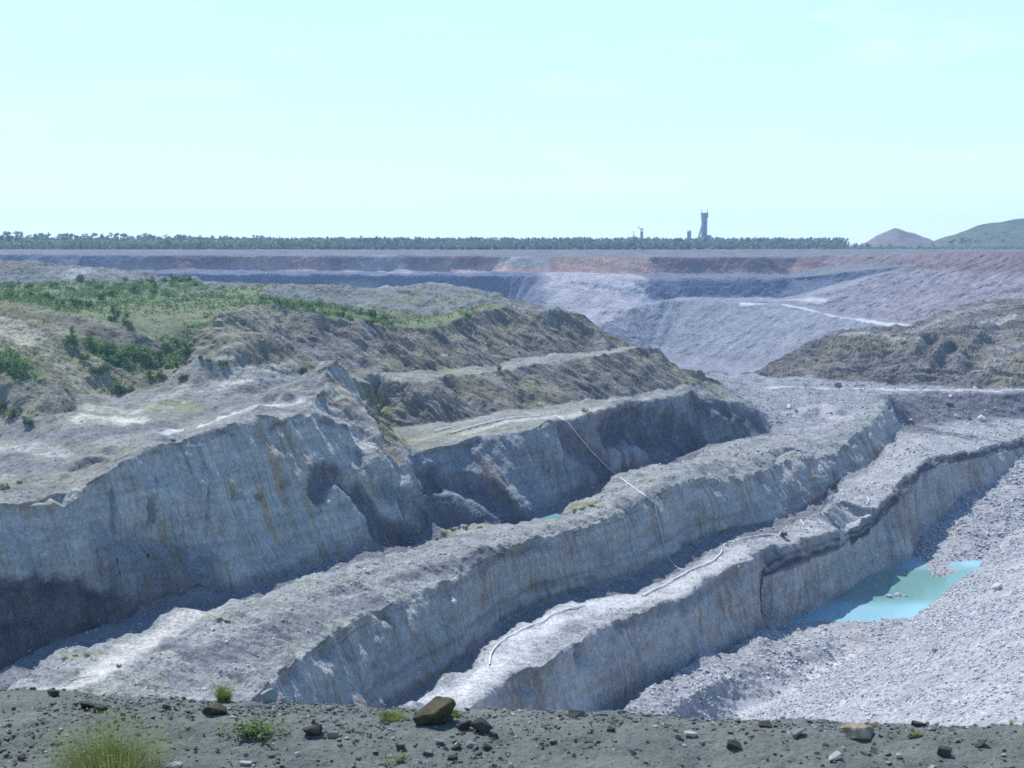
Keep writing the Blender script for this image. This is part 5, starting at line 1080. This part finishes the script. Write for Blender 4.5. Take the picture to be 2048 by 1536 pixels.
# plants on the bank
def blades(seed, n, hgt, spread, width, lean, bend, root=.45):
    r = random.Random(seed); vs, fs = [], []
    for _ in range(n):
        a = r.uniform(0, 6.283); d0 = spread * r.random() ** .6; h = hgt * r.uniform(.45, 1.05); L_ = lean * (d0 / spread) * h + r.gauss(0, bend) * h
        ca_, sa_ = math.cos(a), math.sin(a); b0 = Vector((ca_ * d0 * root, sa_ * d0 * root * .7, -.01)); w = width * r.uniform(.6, 1.2); side = Vector((-sa_, ca_, 0)); o = len(vs); m_ = 4
        for k in range(m_):
            t = k / (m_ - 1); c = b0 + Vector((ca_, sa_, 0)) * (L_ * t * t) + Vector((0, 0, h * (t - .18 * t * t)))
            ww = w * (1 - t * .9); vs += [c - side * ww, c + side * ww]
        fs += [(o + 2 * k, o + 2 * k + 1, o + 2 * k + 3, o + 2 * k + 2) for k in range(m_ - 1)]
    return vs, fs
def leafy(seed, n, w, d_, h, leaf):
    r = random.Random(seed); vs, fs = [], []
    stems = [(r.gauss(0, .34), r.gauss(0, .34)) for _ in range(max(7, n // 22))]
    for _ in range(n):
        sx, sy = stems[r.randrange(len(stems))]; t = r.random() ** .5
        c = Vector((sx * t * w + r.gauss(0, .05) * w, sy * t * d_ + r.gauss(0, .05) * d_, h * (r.random() ** 1.3) * (1.05 - .5 * abs(sx * t))))
        a = Vector((r.gauss(0, 1), r.gauss(0, 1), r.gauss(0, .5))).normalized(); nrm_ = Vector((r.gauss(0, .5), r.gauss(0, .5), 1)).normalized(); b_ = nrm_.cross(a).normalized(); a = b_.cross(nrm_)
        s = leaf * r.uniform(.6, 1.25); o = len(vs)
        vs += [c - a * s, c - a * s * .3 - b_ * s * .5, c + a * s * .45 - b_ * s * .42, c + a * s, c + a * s * .45 + b_ * s * .42, c - a * s * .3 + b_ * s * .5]; fs.append(tuple(range(o, o + 6)))
    return vs, fs
def add_plant(name, parts, px, py, label, cat):
    p = fg(px, py); o = tag(empty(name, p), label, cat)
    for pn, (vs, fs), mat_ in parts:
        me = bpy.data.meshes.new(pn); me.from_pydata([tuple(v) for v in vs], [], fs); me.update(); link(pn, me, mat_, o)
    return o
g_fresh = leaf_mat('fresh_grass', (.13, .19, .04), (.20, .26, .07), 14, .0, .35); g_dry = leaf_mat('dry_grass', (.26, .25, .10), (.36, .33, .17), 14, .0, .3); g_wisp = leaf_mat('feathery_green', (.16, .21, .06), (.23, .27, .09), 10, .0, .35)
g_leaf = leaf_mat('weed_leaves', (.09, .15, .05), (.17, .23, .09), 18, .0, .3); g_moss = leaf_mat('moss', (.11, .13, .04), (.16, .17, .06), 30, .0, .1)
add_plant('grass_tuft', [('blades', blades(1, 460, .150, .085, .0018, .55, .22), g_fresh), ('dry_blades', blades(2, 90, .13, .09, .0016, .7, .25), g_dry)], 448, 1400, 'bright green grass tuft on the bank edge left of the white stones', 'grass tuft')
add_plant('wispy_bush', [('stems', blades(3, 1500, .33, .30, .0012, .35, .38, .9), g_wisp), ('dry_stems', blades(4, 450, .30, .31, .0011, .45, .40, .9), g_dry), ('leaves', leafy(5, 3000, .62, .40, .34, .006), g_wisp)], 222, 1556, 'large feathery yellow green bush at the lower left', 'bush')
add_plant('leafy_weed', [('leaves', leafy(6, 760, .36, .22, .085, .0105), g_leaf), ('stems', blades(7, 60, .11, .15, .0014, .8, .3), g_leaf)], 512, 1470, 'leafy green weed spreading beside the pale tan slab', 'weed')
add_plant('leafy_weed', [('leaves', leafy(8, 200, .20, .10, .045, .008), g_leaf), ('stems', blades(9, 40, .05, .1, .0013, 1.0, .3), g_dry)], 790, 1528, 'low sparse weed at the lower edge below the largest slab', 'weed')
add_plant('grass_tuft', [('blades', blades(10, 420, .075, .16, .0020, .7, .35), g_fresh), ('dry_blades', blades(11, 60, .09, .15, .0016, .8, .35), g_dry)], 785, 1440, 'yellow green creeping grass left of the largest slab', 'grass tuft')
add_plant('grass_tuft', [('blades', blades(12, 130, .085, .05, .0018, .5, .25), g_fresh)], 912, 1436, 'small green tuft behind the right end of the largest slab', 'grass tuft')
add_plant('dry_stalks', [('stalks', blades(13, 26, .125, .05, .0012, .7, .35), g_dry), ('blades', blades(14, 90, .045, .10, .0016, .8, .35), g_dry)], 1752, 1455, 'thin dry stalks on the bank edge behind the flat topped slab', 'dry grass')
add_plant('moss_patch', [('leaves', leafy(15, 360, .24, .09, .018, .006), g_moss)], 1832, 1472, 'low mossy green patch right of the flat topped slab', 'moss')
add_plant('grass_tuft', [('blades', blades(16, 60, .06, .03, .0014, .4, .25), g_dry)], 2022, 1450, 'tiny dry tuft on the bank edge at the far right', 'grass tuft')
# ------------------------------------------------------------------ the hazy air
hz_m = bpy.data.materials.new('haze'); hz_m.use_nodes = True
ht = hz_m.node_tree; ht.nodes.clear()
ho = ht.nodes.new('ShaderNodeOutputMaterial'); pv = ht.nodes.new('ShaderNodeVolumePrincipled')
pv.inputs['Color'].default_value = (0.46, 0.66, 1.0, 1); pv.inputs['Density'].default_value = HAZE_DENSITY; pv.inputs['Anisotropy'].default_value = 0.0
ht.links.new(pv.outputs[0], ho.inputs['Volume'])
x0, x1, y0, y1, z0, z1 = -3100, 3100, -60, 2460, -125, 48
hv = [(x, y, z) for z in (z0, z1) for x, y in ((x0, y0), (x1, y0), (x1, y1), (x0, y1))]
tag(link('haze', np_mesh('haze', hv, [[3, 2, 1, 0], [4, 5, 6, 7], [0, 1, 5, 4], [1, 2, 6, 5], [2, 3, 7, 6], [3, 0, 4, 7]]), hz_m), 'thin blue haze over the whole pit', None, None, 'stuff')
